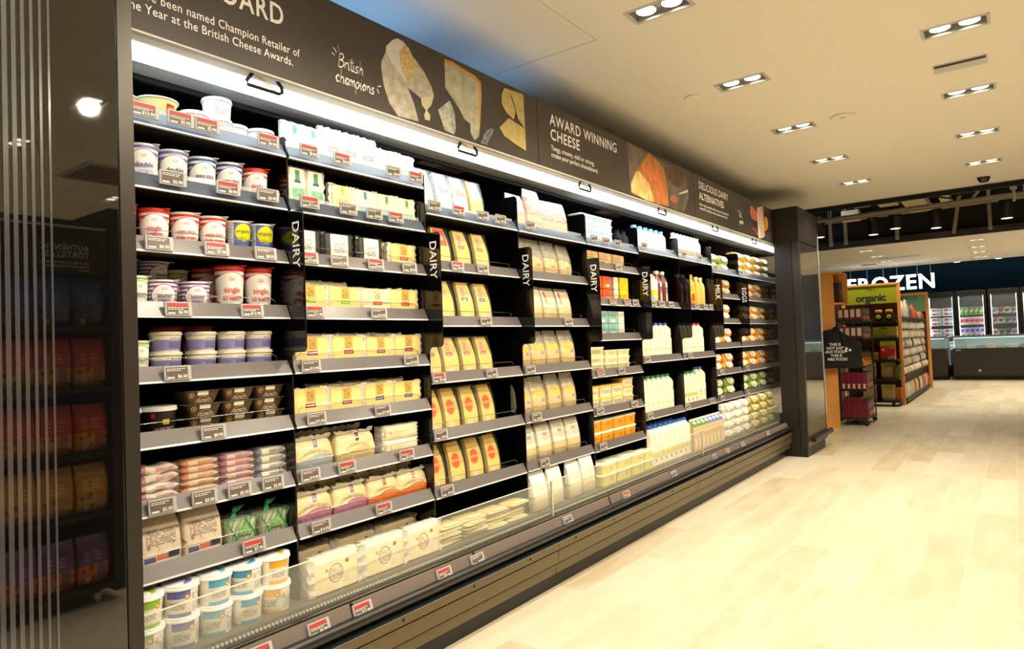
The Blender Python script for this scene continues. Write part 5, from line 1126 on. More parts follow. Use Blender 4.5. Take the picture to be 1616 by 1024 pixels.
for (b, r), L in REG.items():
    by = {}
    for o, d, y, ti, n, rear in L: by.setdefault(d, []).append((o, y, ti, n))
    for d, its in by.items():
        cols = sorted({round(i[1], 4) for i in its})
        where = ('on the %s of the %s' if len(cols) == 1 else '%s, %s') % (shelf_word(b, r), BAY[b])
        for o, y, ti, n in its:
            k = cols.index(round(y, 4))
            pos = '' if len(cols) == 1 else (', leftmost' if k == 0 else (', rightmost' if k == len(cols)-1 and len(cols) > 1 else ', %s from left' % ORD[k]))
            tr_ = (', '+TIER[n][ti]) if n > 1 else ''
            o['label'] = d+pos+tr_+(' ' if len(cols) == 1 and not tr_ else ', ')+where

# electronic price tags on the rails
mTagC = M('tag_case', (170, 170, 172), .35); mTagS = M('tag_screen', (100, 90, 82), .25); mTagR = M('tag_red', (196, 52, 44), .4); mTagW = M('tag_white', (226, 224, 220), .5)
def make_tag(price, flag):
    t = empty('price_tag'); W, H = .084, .044
    MB().box((0, -W/2, 0), (.009, W/2, H), mTagC).build('case', t, bevel=.0015)
    MB().box((.009, -W/2+.005, .004), (.0097, W/2-.012, H-.004), mTagS).build('screen', t)
    mb = MB()
    if flag: MB().box((.0097, -W/2+.006, H-.014), (.0102, W/2-.013, H-.005), mTagR).build('red_banner', t)
    zt = H-.019 if flag else H-.010
    for q in range(2):
        y = -W/2+.008
        while y < W/2-.022-.014*q:
            l = R.uniform(.004, .010); mb.box((.0097, y, zt-.005*q), (.0100, y+l, zt-.005*q+.0018), mTagW); y += l+.002
    mb.box((.0097, -W/2+.008, .006), (.0100, -W/2+.030, .0105), mTagW)
    mb.build('print', t)
    text('price', price, .0135, mTagW, onx(.0101, W/2-.014, .0115), t, 'RIGHT', 1.0, .0002)
    return t
PRICE = {(1, 1): ['$13.90', '$5.90', '$3.90', '$4.90'], (1, 2): ['$6.90', '$8.90', '$6.90'], (1, 3): ['$6.90', '$7.90', '$8.90'], (1, 4): ['$6.90', '$13.90'], (1, 5): ['$6.50'], (1, 6): ['$8.90'], (1, 7): ['$2.50']*4, (1, 8): ['$7.90'],
 (2, 1): ['$8.90']*4, (2, 2): ['$11.90', '$9.90', '$9.90', '$9.90'], (2, 3): ['$12.90', '$12.90', '$16.90', '$9.90'], (2, 4): ['$11.90', '$12.90'], (2, 5): ['$12.90']*2, (2, 6): ['$12.90']*2, (2, 7): ['$14.90', '$14.90', '$12.90'], (2, 8): ['$14.90', '$12.90']}
FLAG = {(1, 1): '1111', (1, 2): '010', (1, 3): '010', (1, 4): '11', (1, 8): '1', (2, 1): '1101', (2, 2): '1001', (2, 3): '1010', (2, 4): '10', (2, 7): '011', (2, 8): '01', (3, 1): '0100', (3, 4): '10', (3, 2): '10', (5, 5): '10', (5, 3): '110'}
TAGS = {(1, 1): [0.979, 1.089, 1.176, 1.398], (1, 2): [1.06, 1.243, 1.391], (1, 3): [1.019, 1.204, 1.383], (1, 4): [1.073, 1.326], (1, 5): [1.066], (1, 6): [1.178], (1, 7): [1.011, 1.143, 1.263, 1.388], (1, 8): [1.31], (2, 1): [1.569, 1.722, 1.991, 2.122], (2, 2): [1.565, 1.745, 1.878, 1.997], (2, 3): [1.561, 1.703, 1.887, 2.077], (2, 4): [1.582, 1.895], (2, 5): [1.558, 2.069], (2, 6): [1.576, 1.899], (2, 7): [1.542, 1.709, 2.024], (2, 8): [1.582, 1.888], (3, 1): [2.236, 2.399, 2.577, 2.719], (3, 2): [2.39, 2.577], (3, 3): [2.586], (3, 4): [2.238, 2.616], (3, 5): [2.238], (3, 6): [2.266], (4, 1): [2.98], (4, 3): [3.344], (4, 4): [2.945], (4, 5): [2.986], (4, 6): [3.046], (5, 1): [3.663, 3.815, 3.968], (5, 2): [3.99], (5, 3): [3.892, 4.095, 4.217], (5, 5): [3.695, 3.972], (5, 6): [3.668, 4.132], (5, 7): [3.688], (6, 1): [4.364], (6, 2): [4.497, 4.637, 4.807], (6, 3): [4.364], (6, 4): [4.364], (7, 1): [5.07, 5.4], (7, 2): [5.309, 5.504, 5.635], (7, 3): [5.129], (7, 4): [5.033, 5.548], (8, 1): [5.741], (8, 5): [5.823], (8, 6): [5.806], (9, 1): [6.424], (9, 5): [6.511], (9, 6): [6.495]}
tag_cache = {}
def put_tag(price, fl, loc, tilt, label):
    k = (price, fl)
    if k not in tag_cache: o = tag_cache[k] = make_tag(price, fl)
    else: o = copy_tree(tag_cache[k])
    o.location = loc; o.rotation_euler = (0, tilt, 0)
    tag(o, label, 'price tag', 'price tags on the chiller rails')
for (b, r), ys in TAGS.items():
    for i, y in enumerate(ys):
        price = PRICE.get((b, r), ['$9.90']*9)[i]; fl = FLAG.get((b, r), '000000')[i] == '1'
        pos = 'only one' if len(ys) == 1 else ('leftmost' if i == 0 else ('rightmost' if i == len(ys)-1 else ORD[i]+' from left'))
        up = r <= 2 and b <= 2 or r == 1
        put_tag(price, fl, (XF+(.012 if up else .004), y, ZS[b][r-1]+(.016 if up else .003)), (-.10 if not up else .05), 'grey price tag%s, %s, %s rail, %s' % (' with red banner' if fl else '', pos, shelf_word(b, r).replace('shelf ', 'shelf ').strip(), BAY[b]))
for i, (y, fl) in enumerate(zip((1.191, 1.405, 1.589, 2.008, 2.213, 2.931, 3.569, 4.249, 4.997, 5.288, 5.656, 6.363), '111100100111')):
    put_tag(('$12.90', '$6.90', '$12.90', '$22.90', '$9.90')[i % 5], fl == '1', (-1.8665, y, .287), -.33, 'grey price tag%s on the deck rail, %s from the near end' % (' with red banner' if fl == '1' else '', ORD[i]))

# ------------------------------------------------------------------ beyond the chiller
mWood = M('oak_panel', (232, 164, 80), .5, noise=(3, (216, 146, 66))); mWoodDk = M('walnut_board', (92, 58, 36), .5, noise=(6, (80, 50, 30)))
mShelfB = M('black_shelf_metal', (30, 28, 27), .5)
t = tag(empty('wooden_shelf_unit', (-1.92, 9.7, 0)), 'tall oak ended shelf unit just beyond the dark end cabinet', 'shelf unit')
MB().box((-.075, -.4, 0), (.075, -.36, 1.97), mWood).build('end_panel', t)
MB().box((-.075, -.36, 0), (-.05, .7, 1.97), mWoodDk).build('back_panel', t)
MB().box((-.05, .02, 1.56), (.16, .05, 1.97), mWood).build('far_panel', t)
for z in (1.56, 1.945): MB().box((-.05, -.36, z), (.16, .02, z+.025), mWood).build('shelf', t)
o = tag(MB().box((-.05, -.10, 0), (.06, .10, .26), M('dark_print_box', (52, 34, 30), .5, [(lines(0, .16, .08, .06, .03, .016), (120, 90, 70))])).build('gift_box', loc=(-1.86, 9.53, 1.5852), bevel=.003), 'dark printed box on the top board of the oak unit', 'box')
# wheeled rack of maroon boxes
t = tag(empty('display_trolley', (-1.73, 10.0, 0)), 'black wheeled rack of maroon boxes beside the oak panel', 'trolley')
for z in (1.34, 1.10, .74, .445, .075): MB().box((-.165, -.32, z), (.14, .36, z+.022), mShelfB).build('shelf', t)
for x, y in ((-.168, -.312), (.135, .35), (-.168, .35)): MB().box((x-.008, y-.008, .06), (x+.008, y+.008, 1.38), mShelfB).build('upright', t)
for x, y in ((-.1, -.29), (.12, -.29), (.12, .32), (-.1, .32)):
    MB().lathe([(.028, -.012), (.03, -.008), (.03, .008), (.028, .012)], M('caster_rubber', (24, 24, 24), .6), 16).xf(Matrix.Translation((x, y, .0305))@Matrix.Rotation(PI/2, 4, 'X')).box((x-.012, y-.016, .03), (x+.012, y+.016, .075), M('caster_fork', (90, 90, 92), .3, metal=.8)).build('caster', t, smooth=30)
mMar = M('maroon_box', (112, 30, 44), .5, [(lambda X, Y, Z: (X-0).abs().lt(.024)*(Z-.085).abs().lt(.05)*Y.lt(-.05), (222, 214, 196))])
mMar2 = M('maroon_box_plain', (128, 30, 56), .5, [(lambda X, Y, Z: (X-.0).abs().lt(.014)*(Z-.04).abs().lt(.03)*Y.lt(-.05), (214, 200, 190))]); mMar3 = M('maroon_box_deep', (112, 26, 42), .5)
REGF = []
def item(name, mb, loc, label, cat, group, bevel=.002, **k):
    o = mb.build(name, loc=loc, bevel=bevel, **k); tag(o, label, cat, group); return o
def series(first, positions, labels, cat, group):
    for i, (p, l) in enumerate(zip(positions, labels)):
        o = first if i == 0 else copy_tree(first)
        o.location = p; tag(o, l, cat, group)
pos5 = ['leftmost', 'second from left', 'third from left', 'fourth from left', 'fifth from left', 'sixth from left', 'seventh from left', 'eighth from left', 'ninth from left', 'tenth from left']
b1_ = MB().box((-.033, -.06, 0), (.033, .06, .155), mMar).build('gift_box', bevel=.002)
series(b1_, [(-1.848+.0705*i, 9.745, 1.3625) for i in range(4)], ['maroon box with cream label, %s on the top rack shelf' % pos5[i] for i in range(4)], 'box', 'labelled boxes on the rack')
b2_ = copy_tree(b1_)
series(b2_, [(-1.848+.0705*i, 9.745, 1.1225) for i in range(4)], ['maroon box with cream label, %s on the second rack shelf' % pos5[i] for i in range(4)], 'box', 'labelled boxes on the rack')
b3_ = MB().box((-.029, -.06, 0), (.029, .06, .215), mMar2).build('gift_box', bevel=.002)
series(b3_, [(-1.852+.0605*i, 9.745, .4675) for i in range(5)], ['tall maroon box with small label, %s on the fourth rack shelf' % pos5[i] for i in range(5)], 'box', 'tall boxes on the rack')
b4_ = MB().box((-.029, -.06, 0), (.029, .06, .215), mMar3).build('gift_box', bevel=.002)
series(b4_, [(-1.852+.0605*i, 9.745, .0975) for i in range(5)], ['tall plain maroon box, %s on the lowest rack shelf' % pos5[i] for i in range(5)], 'box', 'tall boxes on the rack')
item('tray_box', MB().box((-.11, -.09, 0), (.09, .09, .05), mMar3), (-1.75, 9.775, .3135), 'flat maroon box lying on the lowest row of boxes', 'box', None)
mSide = M('tea_box', (96, 74, 62), .5, [(lambda X, Y, Z: (Z-.11).abs().lt(.02), (140, 110, 90)), (lambda X, Y, Z: (Z-.03).abs().lt(.02), (206, 120, 50))])
for z, h, nm in ((1.3625, 1.0, 'top'), (1.1225, 1.0, 'second'), (.4675, 1.35, 'fourth'), (.0975, 1.35, 'lowest')):
    s_ = MB().box((-.05, -.024, 0), (.05, .024, .155), mSide).build('tea_box', bevel=.002); s_.scale = (1, 1, h)
    series(s_, [(-1.652, 9.85+.0505*i, z) for i in range(9)], ['slim brown tea box, %s rack shelf, %s along its aisle side' % (nm, ORD[i]) for i in range(9)], 'box', 'slim boxes along the rack side')
pb = MB().loft([(0, .028, .05, 0, 0, 5), (.08, .032, .055, 0, 0, 5), (.15, .012, .05, 0, 0, 6), (.19, .003, .048, 0, 0, 8)], M('snack_pouch', (104, 70, 50), .35, [(noisy(22, .52, .0, .1), (226, 130, 50)), (lines(0, .13, .03, .02, .012, .008), (206, 190, 170))]), 28).build('snack_bag', smooth=50)
pb.rotation_euler = (0, 0, .2)
series(pb, [(-1.63, 9.80+.115*i, .763) for i in range(5)], ['brown snack pouch on the middle rack shelf, %s from the camera' % ORD[i] for i in range(5)], 'snack bag', 'snack pouches on the rack')
# tote bag on a hook
t = tag(empty('tote_bag', (-1.76, 9.235, .76)), 'black tote bag with white slogan hanging by the oak panel', 'tote bag')
mTote = M('black_cotton', (26, 25, 24), .85, bump=(30, .4)); mb = MB()
NX, NZ = 26, 22; v = []; f = []
for side in (0, 1):
    for i in range(NX+1):
        for k_ in range(NZ+1):
            u, w_ = i/NX, k_/NZ
            top = .50-.19*max(0, u-.34)/.66-.03*max(0, .34-u)/.34
            if u > .72: top += .0
            x = -.222+.44*u; z = .035*(1-u)*(1-w_)*0+w_*top+(.02*u if w_ == 0 else .02*u*(1-w_))
            fold = .012*math.sin(u*9+w_*3)*w_+.010*math.sin(u*21-w_*6)*max(0, w_-.3)
            th = .022*math.sin(PI*u)**.5*(1-.5*w_)+.003
            v.append((x, (-th if side == 0 else th)+fold, z))
n1 = (NX+1)*(NZ+1)
for side in (0, 1):
    for i in range(NX):
        for k_ in range(NZ):
            a = side*n1+i*(NZ+1)+k_; q = (a, a+NZ+1, a+NZ+2, a+1)
            f.append(q if side == 0 else q[::-1])
for i in range(NX):
    for k_ in (0, NZ):
        a = i*(NZ+1)+k_; f.append((a, a+n1, a+n1+NZ+1, a+NZ+1))
for k_ in range(NZ):
    for i in (0, NX):
        a = i*(NZ+1)+k_; f.append((a, a+1, a+1+n1, a+n1))
mb.add(v, f, mTote).build('bag', t, smooth=60)
MB().tube([(-.1, -.018, .45), (-.085, -.02, .50), (-.06, -.015, .515), (-.03, -.02, .49), (.0, -.022, .42), (.02, -.022, .33), (.035, -.025, .24)], .012, mTote, 10).tube([(-.06, -.015, .50), (-.10, -.03, .40), (-.17, -.022, .33)], .009, mTote, 10).build('handle', t, smooth=60)
for i, (s_, x) in enumerate((('THIS IS', -.075), ('NOT JUST', -.075), ('ANY FOOD', -.075), ('THIS IS', -.065), ('M&S FOOD', -.055))):
    sz = .046 if i < 4 else .048
    text('slogan', s_, sz, mWhite, (lambda x0, z0: (lambda a, b: (x0+a, -.0345-.012*math.sin(0), z0+b)))(x, .298-.046*i), t, 'CENTER', .95, .0008)
for p in ((.055, -.045, .245), (.095, -.045, .225), (.05, -.046, .215)): MB().box((p[0]-.014, p[1], p[2]-.012), (p[0]+.012, p[1]+.003, p[2]+.014), mWhite).build('paper_ticket', t)
o = tag(MB().tube([(0, 0, 0), (.0, .0, .03), (.005, .0, .06), (.015, .0, .075), (.02, .03, .075), (.02, .068, .075)], .004, mWire, 8).build('hook', loc=(-1.83, 9.23, 1.255), smooth=60), 'chrome hook holding the black tote bag', 'hook')

# organic end unit
GY = 12.6
t = tag(empty('gondola_shelf', (-1.95, 12.9, 0)), 'oak framed end shelf with green organic header', 'shelf unit')
MB().box((.40, -.32, 0), (.445, -.26, 1.99), mWood).build('post', t)
MB().box((-.42, -.32, 0), (-.375, -.26, 1.99), mWood).build('post', t)
MB().box((-.375, -.24, .06), (.40, -.2, 1.96), mWoodDk).build('back_panel', t)
MB().box((-.375, -.31, 1.66), (.40, -.285, 1.955), M('organic_green', (150, 158, 22), .5)).build('header', t)
MB().box((-.40, -.325, 1.955), (.43, -.255, 1.99), mWood).build('top_rail', t)
text('lettering', 'organic', .165, M('ink_black'), lambda a, b: (.02+a, -.3115, 1.755+b), t, 'CENTER', .92, .005)
text('lettering', 'M&S', .06, M('ink_black'), lambda a, b: (.02+a, -.3115, 1.895+b), t, 'CENTER', 1.2)
SHZ = (1.335, 1.07, .715, .415, .06)
for z in SHZ: MB().box((-.375, -.62, z), (.41, -.24, z+.03), mShelfB).build('shelf', t)
for x in (-.3, .3): MB().box((x-.02, -.55, 0), (x+.02, -.5, .06), mShelfB).build('foot', t)
def gx(x): return x
jar = empty('jar')
MB().lathe([(.038, 0), (.042, .006), (.042, .085), (.034, .105)], M('dark_jar', (44, 28, 18), .12, [(lambda X, Y, Z: ((X*X)+(Z-.052)*(Z-.052)).lt(.026*.026)*Y.lt(0.0), (206, 200, 60))]), 28).build('body', jar, smooth=45)
MB().lathe([(.036, .105), (.037, .108), (.037, .132), (.034, .135)], M('jar_lid_gold', (190, 150, 60), .35), 24).build('lid', jar, smooth=45)
jar.scale = (1.35, 1.35, 1.35)
series(jar, [(-1.80, 12.42, 1.3655), (-1.65, 12.42, 1.3655)], ['dark jar with round yellow label, left of two under the organic header', 'dark jar with round yellow label, right of two under the organic header'], 'jar', 'jars under the organic header')
bx_ = MB().box((-.05, -.05, 0), (.05, .05, .05), M('yellow_tin', (196, 176, 60), .4, [(lines(0, .025, .04, .015, .01, .006), (120, 110, 40))])).build('tin', bevel=.004)
series(bx_, [(-1.97, 12.42, 1.3655), (-2.09, 12.42, 1.3655)], ['small yellow tin beside the dark jars, nearer one', 'small yellow tin beside the dark jars, left end'], 'tin', 'small tins under the organic header')
def frontbox(nm, W, H, D, col, layers, loc, label, cat, grp=None):
    return item(nm, MB().box((-W/2, -D/2, 0), (W/2, D/2, H), M('fb_'+label[:24], col, .5, layers)), loc, label, cat, grp)
FR = lambda cx, cz, hw, hh: (lambda X, Y, Z: (X-cx).abs().lt(hw)*(Z-cz).abs().lt(hh)*Y.lt(0.0))
def FN(scale, th, z0, z1):
    return noisy(scale, th, z0, z1)
frontbox('food_box', .15, .17, .12, (178, 186, 40), [FR and (FR(0, .08, .05, .03), (226, 190, 150))], (-1.97, 12.45, 1.1005), 'lime green box at left on the second organic shelf', 'box', 'lime boxes on the organic shelf')
frontbox('food_box', .34, .17, .12, (182, 190, 44), [(FN(14, .5, .03, .12), (226, 180, 140)), (FR(-.02, .15, .05, .012), (90, 110, 40))], (-1.72, 12.45, 1.1005), 'wide lime green box at right on the second organic shelf', 'box', 'lime boxes on the organic shelf')
frontbox('food_box', .21, .30, .12, (206, 60, 36), [(FN(12, .55, 0, .2), (226, 200, 190)), (lambda X, Y, Z: Z.gt(.22), (176, 186, 50))], (-1.70, 12.45, .7455), 'red and lime patterned box on the third organic shelf', 'box')
frontbox('food_box', .09, .12, .1, (206, 196, 90), [(FR(0, .06, .03, .03), (190, 130, 60))], (-1.88, 12.45, .7455), 'small yellow box left of the red patterned box', 'box', 'small yellow boxes')
frontbox('food_box', .09, .12, .1, (200, 196, 90), [(FR(0, .06, .03, .03), (190, 130, 60))], (-1.99, 12.45, .7455), 'small yellow box farther left of the red patterned box', 'box', 'small yellow boxes')
pbag = MB().loft([(0, .11, .05, 0, 0, 5), (.05, .12, .06, 0, 0, 5), (.16, .115, .045, 0, 0, 5), (.23, .12, .012, 0, 0, 7), (.25, .12, .003, 0, 0, 9)], M('grain_bag', (206, 186, 130), .45, [(lambda X, Y, Z: (X*X+(Z-.205)*(Z-.205)*5).lt(.006)*Y.lt(0.0), (150, 170, 40))], noise=(60, (170, 140, 90))), 32).build('grain_bag', smooth=50)
series(pbag, [(-1.71, 12.44, .4455), (-1.98, 12.44, .4455), (-1.72, 12.44, .0905), (-1.99, 12.44, .0905)], ['clear grain bag at right on the fourth organic shelf', 'clear grain bag at left on the fourth organic shelf', 'clear grain bag at right on the lowest organic shelf', 'clear grain bag at left on the lowest organic shelf'], 'grain bag', 'grain bags on the organic shelf')
for o in bpy.data.objects:
    if o.name.startswith('grain_bag'): o.scale = (.85, 1, 1.0)
frontbox('food_box', .08, .2, .1, (186, 110, 40), [], (-1.575, 12.46, .0905), 'orange brown box right of the lowest grain bags', 'box')
pouch_ = MB().loft([(0, .05, .04, 0, 0, 5), (.1, .052, .035, 0, 0, 5), (.2, .05, .006, 0, 0, 8), (.215, .05, .003, 0, 0, 9)], M('olive_pouch', (120, 116, 56), .4, noise=(20, (84, 80, 40))), 24).build('food_pouch', smooth=50)
series(pouch_, [(-1.572, 12.36, .4455), (-1.572, 12.48, .4455)], ['olive pouch by the oak post on the fourth organic shelf', 'olive pouch behind another by the oak post'], 'pouch', 'olive pouches')
# the aisle side of the unit: hanging packs on pegs
t = tag(empty('peg_wall', (-1.56, 14.55, 0)), 'peg wall of hanging kitchen packs along the organic unit side', 'display rack')
MB().box((-.08, -1.84, .1), (-.05, 1.72, 1.62), M('peg_back', (120, 104, 84), .6)).build('back_panel', t)
MB().box((-.05, -1.84, .03), (.07, 1.72, .10), mShelfB).build('base_shelf', t)
MB().box((-.05, -1.84, 1.40), (.06, 1.72, 1.43), mShelfB).build('top_shelf', t)
MB().box((-.05, -1.84, .46), (.07, 1.72, .49), mShelfB).build('middle_shelf', t)
rp = random.Random(5)
cols_ = [((222, 214, 196), 'white'), ((206, 188, 150), 'cream'), ((222, 216, 206), 'white'), ((196, 186, 170), 'beige'), ((180, 104, 66), 'orange'), ((70, 72, 84), 'dark'), ((214, 200, 170), 'cream')]
pk_m = {}
hp = {}
for ci, (c, nm) in enumerate(cols_):
    r0 = empty('hanging_pack')
    MB().loft([(-.15, .012, .05, 0, 0, 5), (-.13, .022, .055, 0, 0, 5), (-.06, .02, .055, 0, 0, 5), (-.02, .006, .05, 0, 0, 7), (0, .002, .05, 0, 0, 8)], M('hangpack_%d' % ci, c, .45, [(lines(0, -.08, .04, .03, .016, .01), tuple(int(q*.6) for q in c))], noise=(12, tuple(int(q*.85) for q in c))), 20).build('pack', r0, smooth=50)
    MB().tube([(-.04, 0, .004), (.035, 0, .004)], .003, mWire, 6).box((.03, -.03, -.006), (.034, .03, .028), M('peg_ticket', (52, 54, 62), .4)).build('peg', r0)
    hp[ci] = r0
hused = set()
rowname = ['top', 'second', 'third', 'fourth', 'fifth', 'sixth']
for ri, z in enumerate((1.36, 1.205, 1.05, .895, .745)):
    for k_ in range(14):
        ci = rp.choice((0, 0, 1, 2, 2, 3, 6, 0, 1, 5, 3, 4)) if ri > 1 else rp.choice((0, 2, 6, 1))
        o = hp[ci] if ci not in hused else copy_tree(hp[ci]); hused.add(ci)
        o.location = (-1.565, 12.80+.262*k_+rp.uniform(-.02, .02), z+rp.uniform(-.01, .01)); o.scale = (1.2, 1.75, .9)
        tag(o, '%s hanging pack, %s peg row, %s pack from the oak post' % (cols_[ci][1], rowname[ri], (ORD+['thirteenth', 'fourteenth'])[k_]), 'hanging pack', 'packs on the peg wall')
for ri, z in enumerate((.49, .10)):
    for k_ in range(12):
        ci = rp.choice((0, 1, 3, 4, 5, 2))
        o = MB().loft([(0, .03, .08, 0, 0, 5), (.16, .03, .085, 0, 0, 5), (.22, .01, .08, 0, 0, 7), (.24, .003, .08, 0, 0, 8)], M('hangpack_%d' % ci), 20).build('food_pouch', loc=(-1.535, 12.86+.30*k_, z+.0005), smooth=50)
        o.scale = (1, 1.3, .95 if ri else .42)
        tag(o, '%s standing pouch on the %s peg wall shelf, %s from the oak post' % (cols_[ci][1], ('middle', 'base')[ri], ORD[k_]), 'pouch', 'pouches on the peg wall shelves')
for k_, (c, nm, h) in enumerate((((206, 196, 180), 'white', .26), ((196, 188, 176), 'grey white', .30), ((92, 90, 80), 'dark', .20), ((222, 110, 30), 'orange', .24), ((206, 90, 50), 'red', .14), ((200, 180, 140), 'cream', .12), ((190, 120, 50), 'brown', .13))):
    tag(MB().loft([(0, .04, .10, 0, 0, 5), (h*.6, .04, .12, 0, 0, 4), (h, .01, .06, 0, 0, 4)], M('toppack_%d' % k_, c, .5, noise=(14, tuple(int(q*.8) for q in c))), 20).build('food_pack', loc=(-1.54, 13.0+.45*k_, 1.4305), smooth=50), '%s pack on top of the peg wall, %s from the oak post' % (nm, ORD[k_]), 'pack', 'packs on top of the peg wall')
t = tag(empty('gondola_shelf', (-1.95, 16.45, 0)), 'oak framed end shelf farther back with teal header', 'shelf unit')
MB().box((.44, -.05, 0), (.49, .02, 1.98), mWood).build('post', t)
MB().box((-.42, -.05, 0), (-.375, .02, 1.98), mWood).build('post', t)
MB().box((-.375, -.045, 1.58), (.44, -.01, 1.93), M('header_teal', (110, 160, 140), .5)).build('header', t)
MB().box((-.42, -.055, 1.93), (.49, .025, 1.98), mWood).build('top_rail', t)
MB().box((-.375, .03, .05), (.44, .06, 1.58), mWoodDk).build('back_panel', t)
text('lettering', 'KOLD', .095, M('ink_black'), lambda a, b: (.30+a, -.0465, 1.875+b), t, 'RIGHT', 1.3, .002)

# freezers
mFz = M('freezer_charcoal', (44, 38, 34), .45); mFzIn = M('freezer_inner', (206, 226, 230), .4); mFzTop = M('freezer_rim', (120, 106, 88), .35)
mFzGlass = film('freezer_glass', (190, 230, 236), .88, .02, 1.45)
mTeal = glow('freezer_light', (.30, .78, 1.0), 3.0)
def chest(x0, x1, label, deep=.9, y0=18.9, lift=.0):
    t = tag(empty('chest_freezer', ((x0+x1)/2, y0+deep/2, 0)), label, 'freezer', 'chest freezers')
    w_ = (x1-x0)/2; d = deep/2
    MB().box((-w_, -d, .10), (w_, -d+.06, .73), mFz).box((-w_, d-.06, .10), (w_, d, .73), mFz).box((-w_, -d+.06, .10), (-w_+.05, d-.06, .73), mFz).box((w_-.06, -d+.06, .10), (w_, d-.06, .73), mFz).box((-w_+.05, -d+.06, .10), (w_-.06, d-.06, .16), mFz).build('body', t)
    MB().box((-w_+.05, -d+.06, .56), (w_-.06, d-.06, .60), mFzIn).build('basket_floor', t)
    MB().box((-w_, -d+.005, .73), (w_, -d+.02, .985), mFzGlass).build('glass_front', t)
    MB().box((-w_, d-.02, .73), (w_, d-.005, .985), mFzIn).build('rear_wall', t)
    MB().box((-w_-.01, -d-.02, .985), (w_+.01, -d+.05, 1.025), mFzTop).box((-w_-.01, d-.05, .985), (w_+.01, d+.02, 1.025), mFzTop).box((-w_-.01, -d+.05, .985), (-w_+.04, d-.05, 1.025), mFzTop).box((w_-.04, -d+.05, .985), (w_+.01, d-.05, 1.025), mFzTop).build('rim', t)
    MB().box((-w_+.05, -d+.03, .965), (w_-.05, -d+.05, .983), mTeal).build('light_strip', t)
    MB().box((-w_+.03, -d+.08, .0), (w_-.03, d-.08, .10), mCase).build('base', t)
    return t
t = chest(-1.25, 2.2, 'long charcoal chest freezer with teal lit glass at the back')
MB().box((-1.66, -.4535, .68), (-1.56, -.45, .70), M('badge_silver', (170, 160, 150), .3)).build('badge', t)
MB().lathe([(.03, 0), (.03, .004)], M('badge_silver'), 20).xf(Matrix.Translation((-1.22, -.45, .22))@Matrix.Rotation(PI/2, 4, 'X')).build('drain_ring', t)
chest(-2.9, -1.36, 'charcoal chest freezer partly hidden behind the peg wall')
rf = random.Random(9)
for k_ in range(16):
    x = -1.1+.2*k_
    if x > 1.9: break
    o = item('frozen_pack', MB().box((-.085, -.12, 0), (.085, .12, .19+.03*rf.random()), M('frozen_%d' % (k_ % 4), ((150, 206, 214), (214, 226, 222), (90, 170, 190), (226, 214, 190))[k_ % 4], .45, [(lines(0, .1, .06, .05, .03, .015), (60, 110, 140))])), (x, 19.12, .601), 'pale frozen pack in the long chest freezer, %s from left' % (ORD+['thirteenth', 'fourteenth', 'fifteenth', 'sixteenth'])[k_], 'frozen food', 'packs in the chest freezer', bevel=.01)
# upright glass-door freezers
mFr = M('door_frame_black', (24, 24, 26), .4); mFrE = M('door_edge_silver', (190, 196, 200), .3, metal=.5)
mCold = glow('freezer_tube', (.85, .96, 1.0), 9.0)
def upright(x0, x1, label):
    t = tag(empty('upright_freezer', ((x0+x1)/2, 20.35, 0)), label, 'freezer', 'upright glass door freezers'); w_ = (x1-x0)/2
    MB().box((-w_-.05, .30, 0), (w_+.05, .34, 2.12), mFz).box((-w_-.05, -.33, 0), (-w_-.03, .30, 2.12), mFz).box((w_+.03, -.33, 0), (w_+.05, .30, 2.12), mFz).box((-w_-.05, -.33, 2.02), (w_+.05, .30, 2.12), mFz).box((-w_-.05, -.33, 0), (w_+.05, .30, .2), mFz).build('cabinet', t)
    MB().box((-w_, .26, .2), (w_, .30, 2.02), M('freezer_liner', (60, 66, 72), .5)).build('liner', t)
    for z in (.32, .68, 1.00, 1.28, 1.52, 1.74): MB().box((-w_, -.22, z-.012), (w_, .26, z), mShelfB).build('shelf', t)
    d = MB().box((-w_-.05, -.375, .2), (-w_, -.335, 2.08), mFr).box((w_, -.375, .2), (w_+.05, -.335, 2.08), mFr).box((-w_, -.375, 2.0), (w_, -.335, 2.08), mFr).box((-w_, -.375, .2), (w_, -.335, .28), mFr)
    d = d.build('door', t)
    MB().box((-w_, -.36, .28), (w_, -.352, 2.0), film('door_glass', (220, 235, 240), .93, .02, 1.4)).build('glass', d)
    MB().box((-w_, -.377, .28), (-w_+.012, -.374, 2.0), mFrE).box((w_-.012, -.377, .28), (w_, -.374, 2.0), mFrE).build('edge_trim', d)
    for s_ in (-1, 1): MB().box((s_*(w_-.01)-.008, -.32, .3), (s_*(w_-.01)+.008, -.30, 1.98), mCold).build('light_tube', t)
    return t
UX = [(-1.77, -1.262), (-1.15, -.63), (-.50, .015), (.125, .64)]
nmU = ['leftmost upright freezer holding stacked white tubs', 'second upright freezer with green, red and violet packs', 'third upright freezer with mixed dark packs', 'rightmost upright freezer cut by the picture edge']
for (a, b), l in zip(UX, nmU): upright(a, b, l)
def fpack(col, layers, W, H, key):
    return MB().box((-W/2, -.08, 0), (W/2, .08, H), M('fz_'+key, col, .45, layers))
zs = (.32, .68, 1.00, 1.28, 1.52, 1.74)
wt = fpack((222, 226, 226), [(FR(-.03, .05, .04, .025), (196, 60, 60)), (FR(.06, .05, .04, .02), (120, 150, 150))], .25, .10, 'tub').build('ice_cream_tub', bevel=.004)
P_, L_ = [], []
for ri, z in enumerate(zs[1:5]):
    for ti in (0, 1):
        for s_ in (0, 1): P_.append((-1.65+.265*s_, 20.2, z+.0005+.1005*ti)); L_.append('white ice cream tub, leftmost freezer, %s shelf from bottom, %s tier, %s' % (ORD[ri+1], ('lower', 'upper')[ti], ('left', 'right')[s_]))
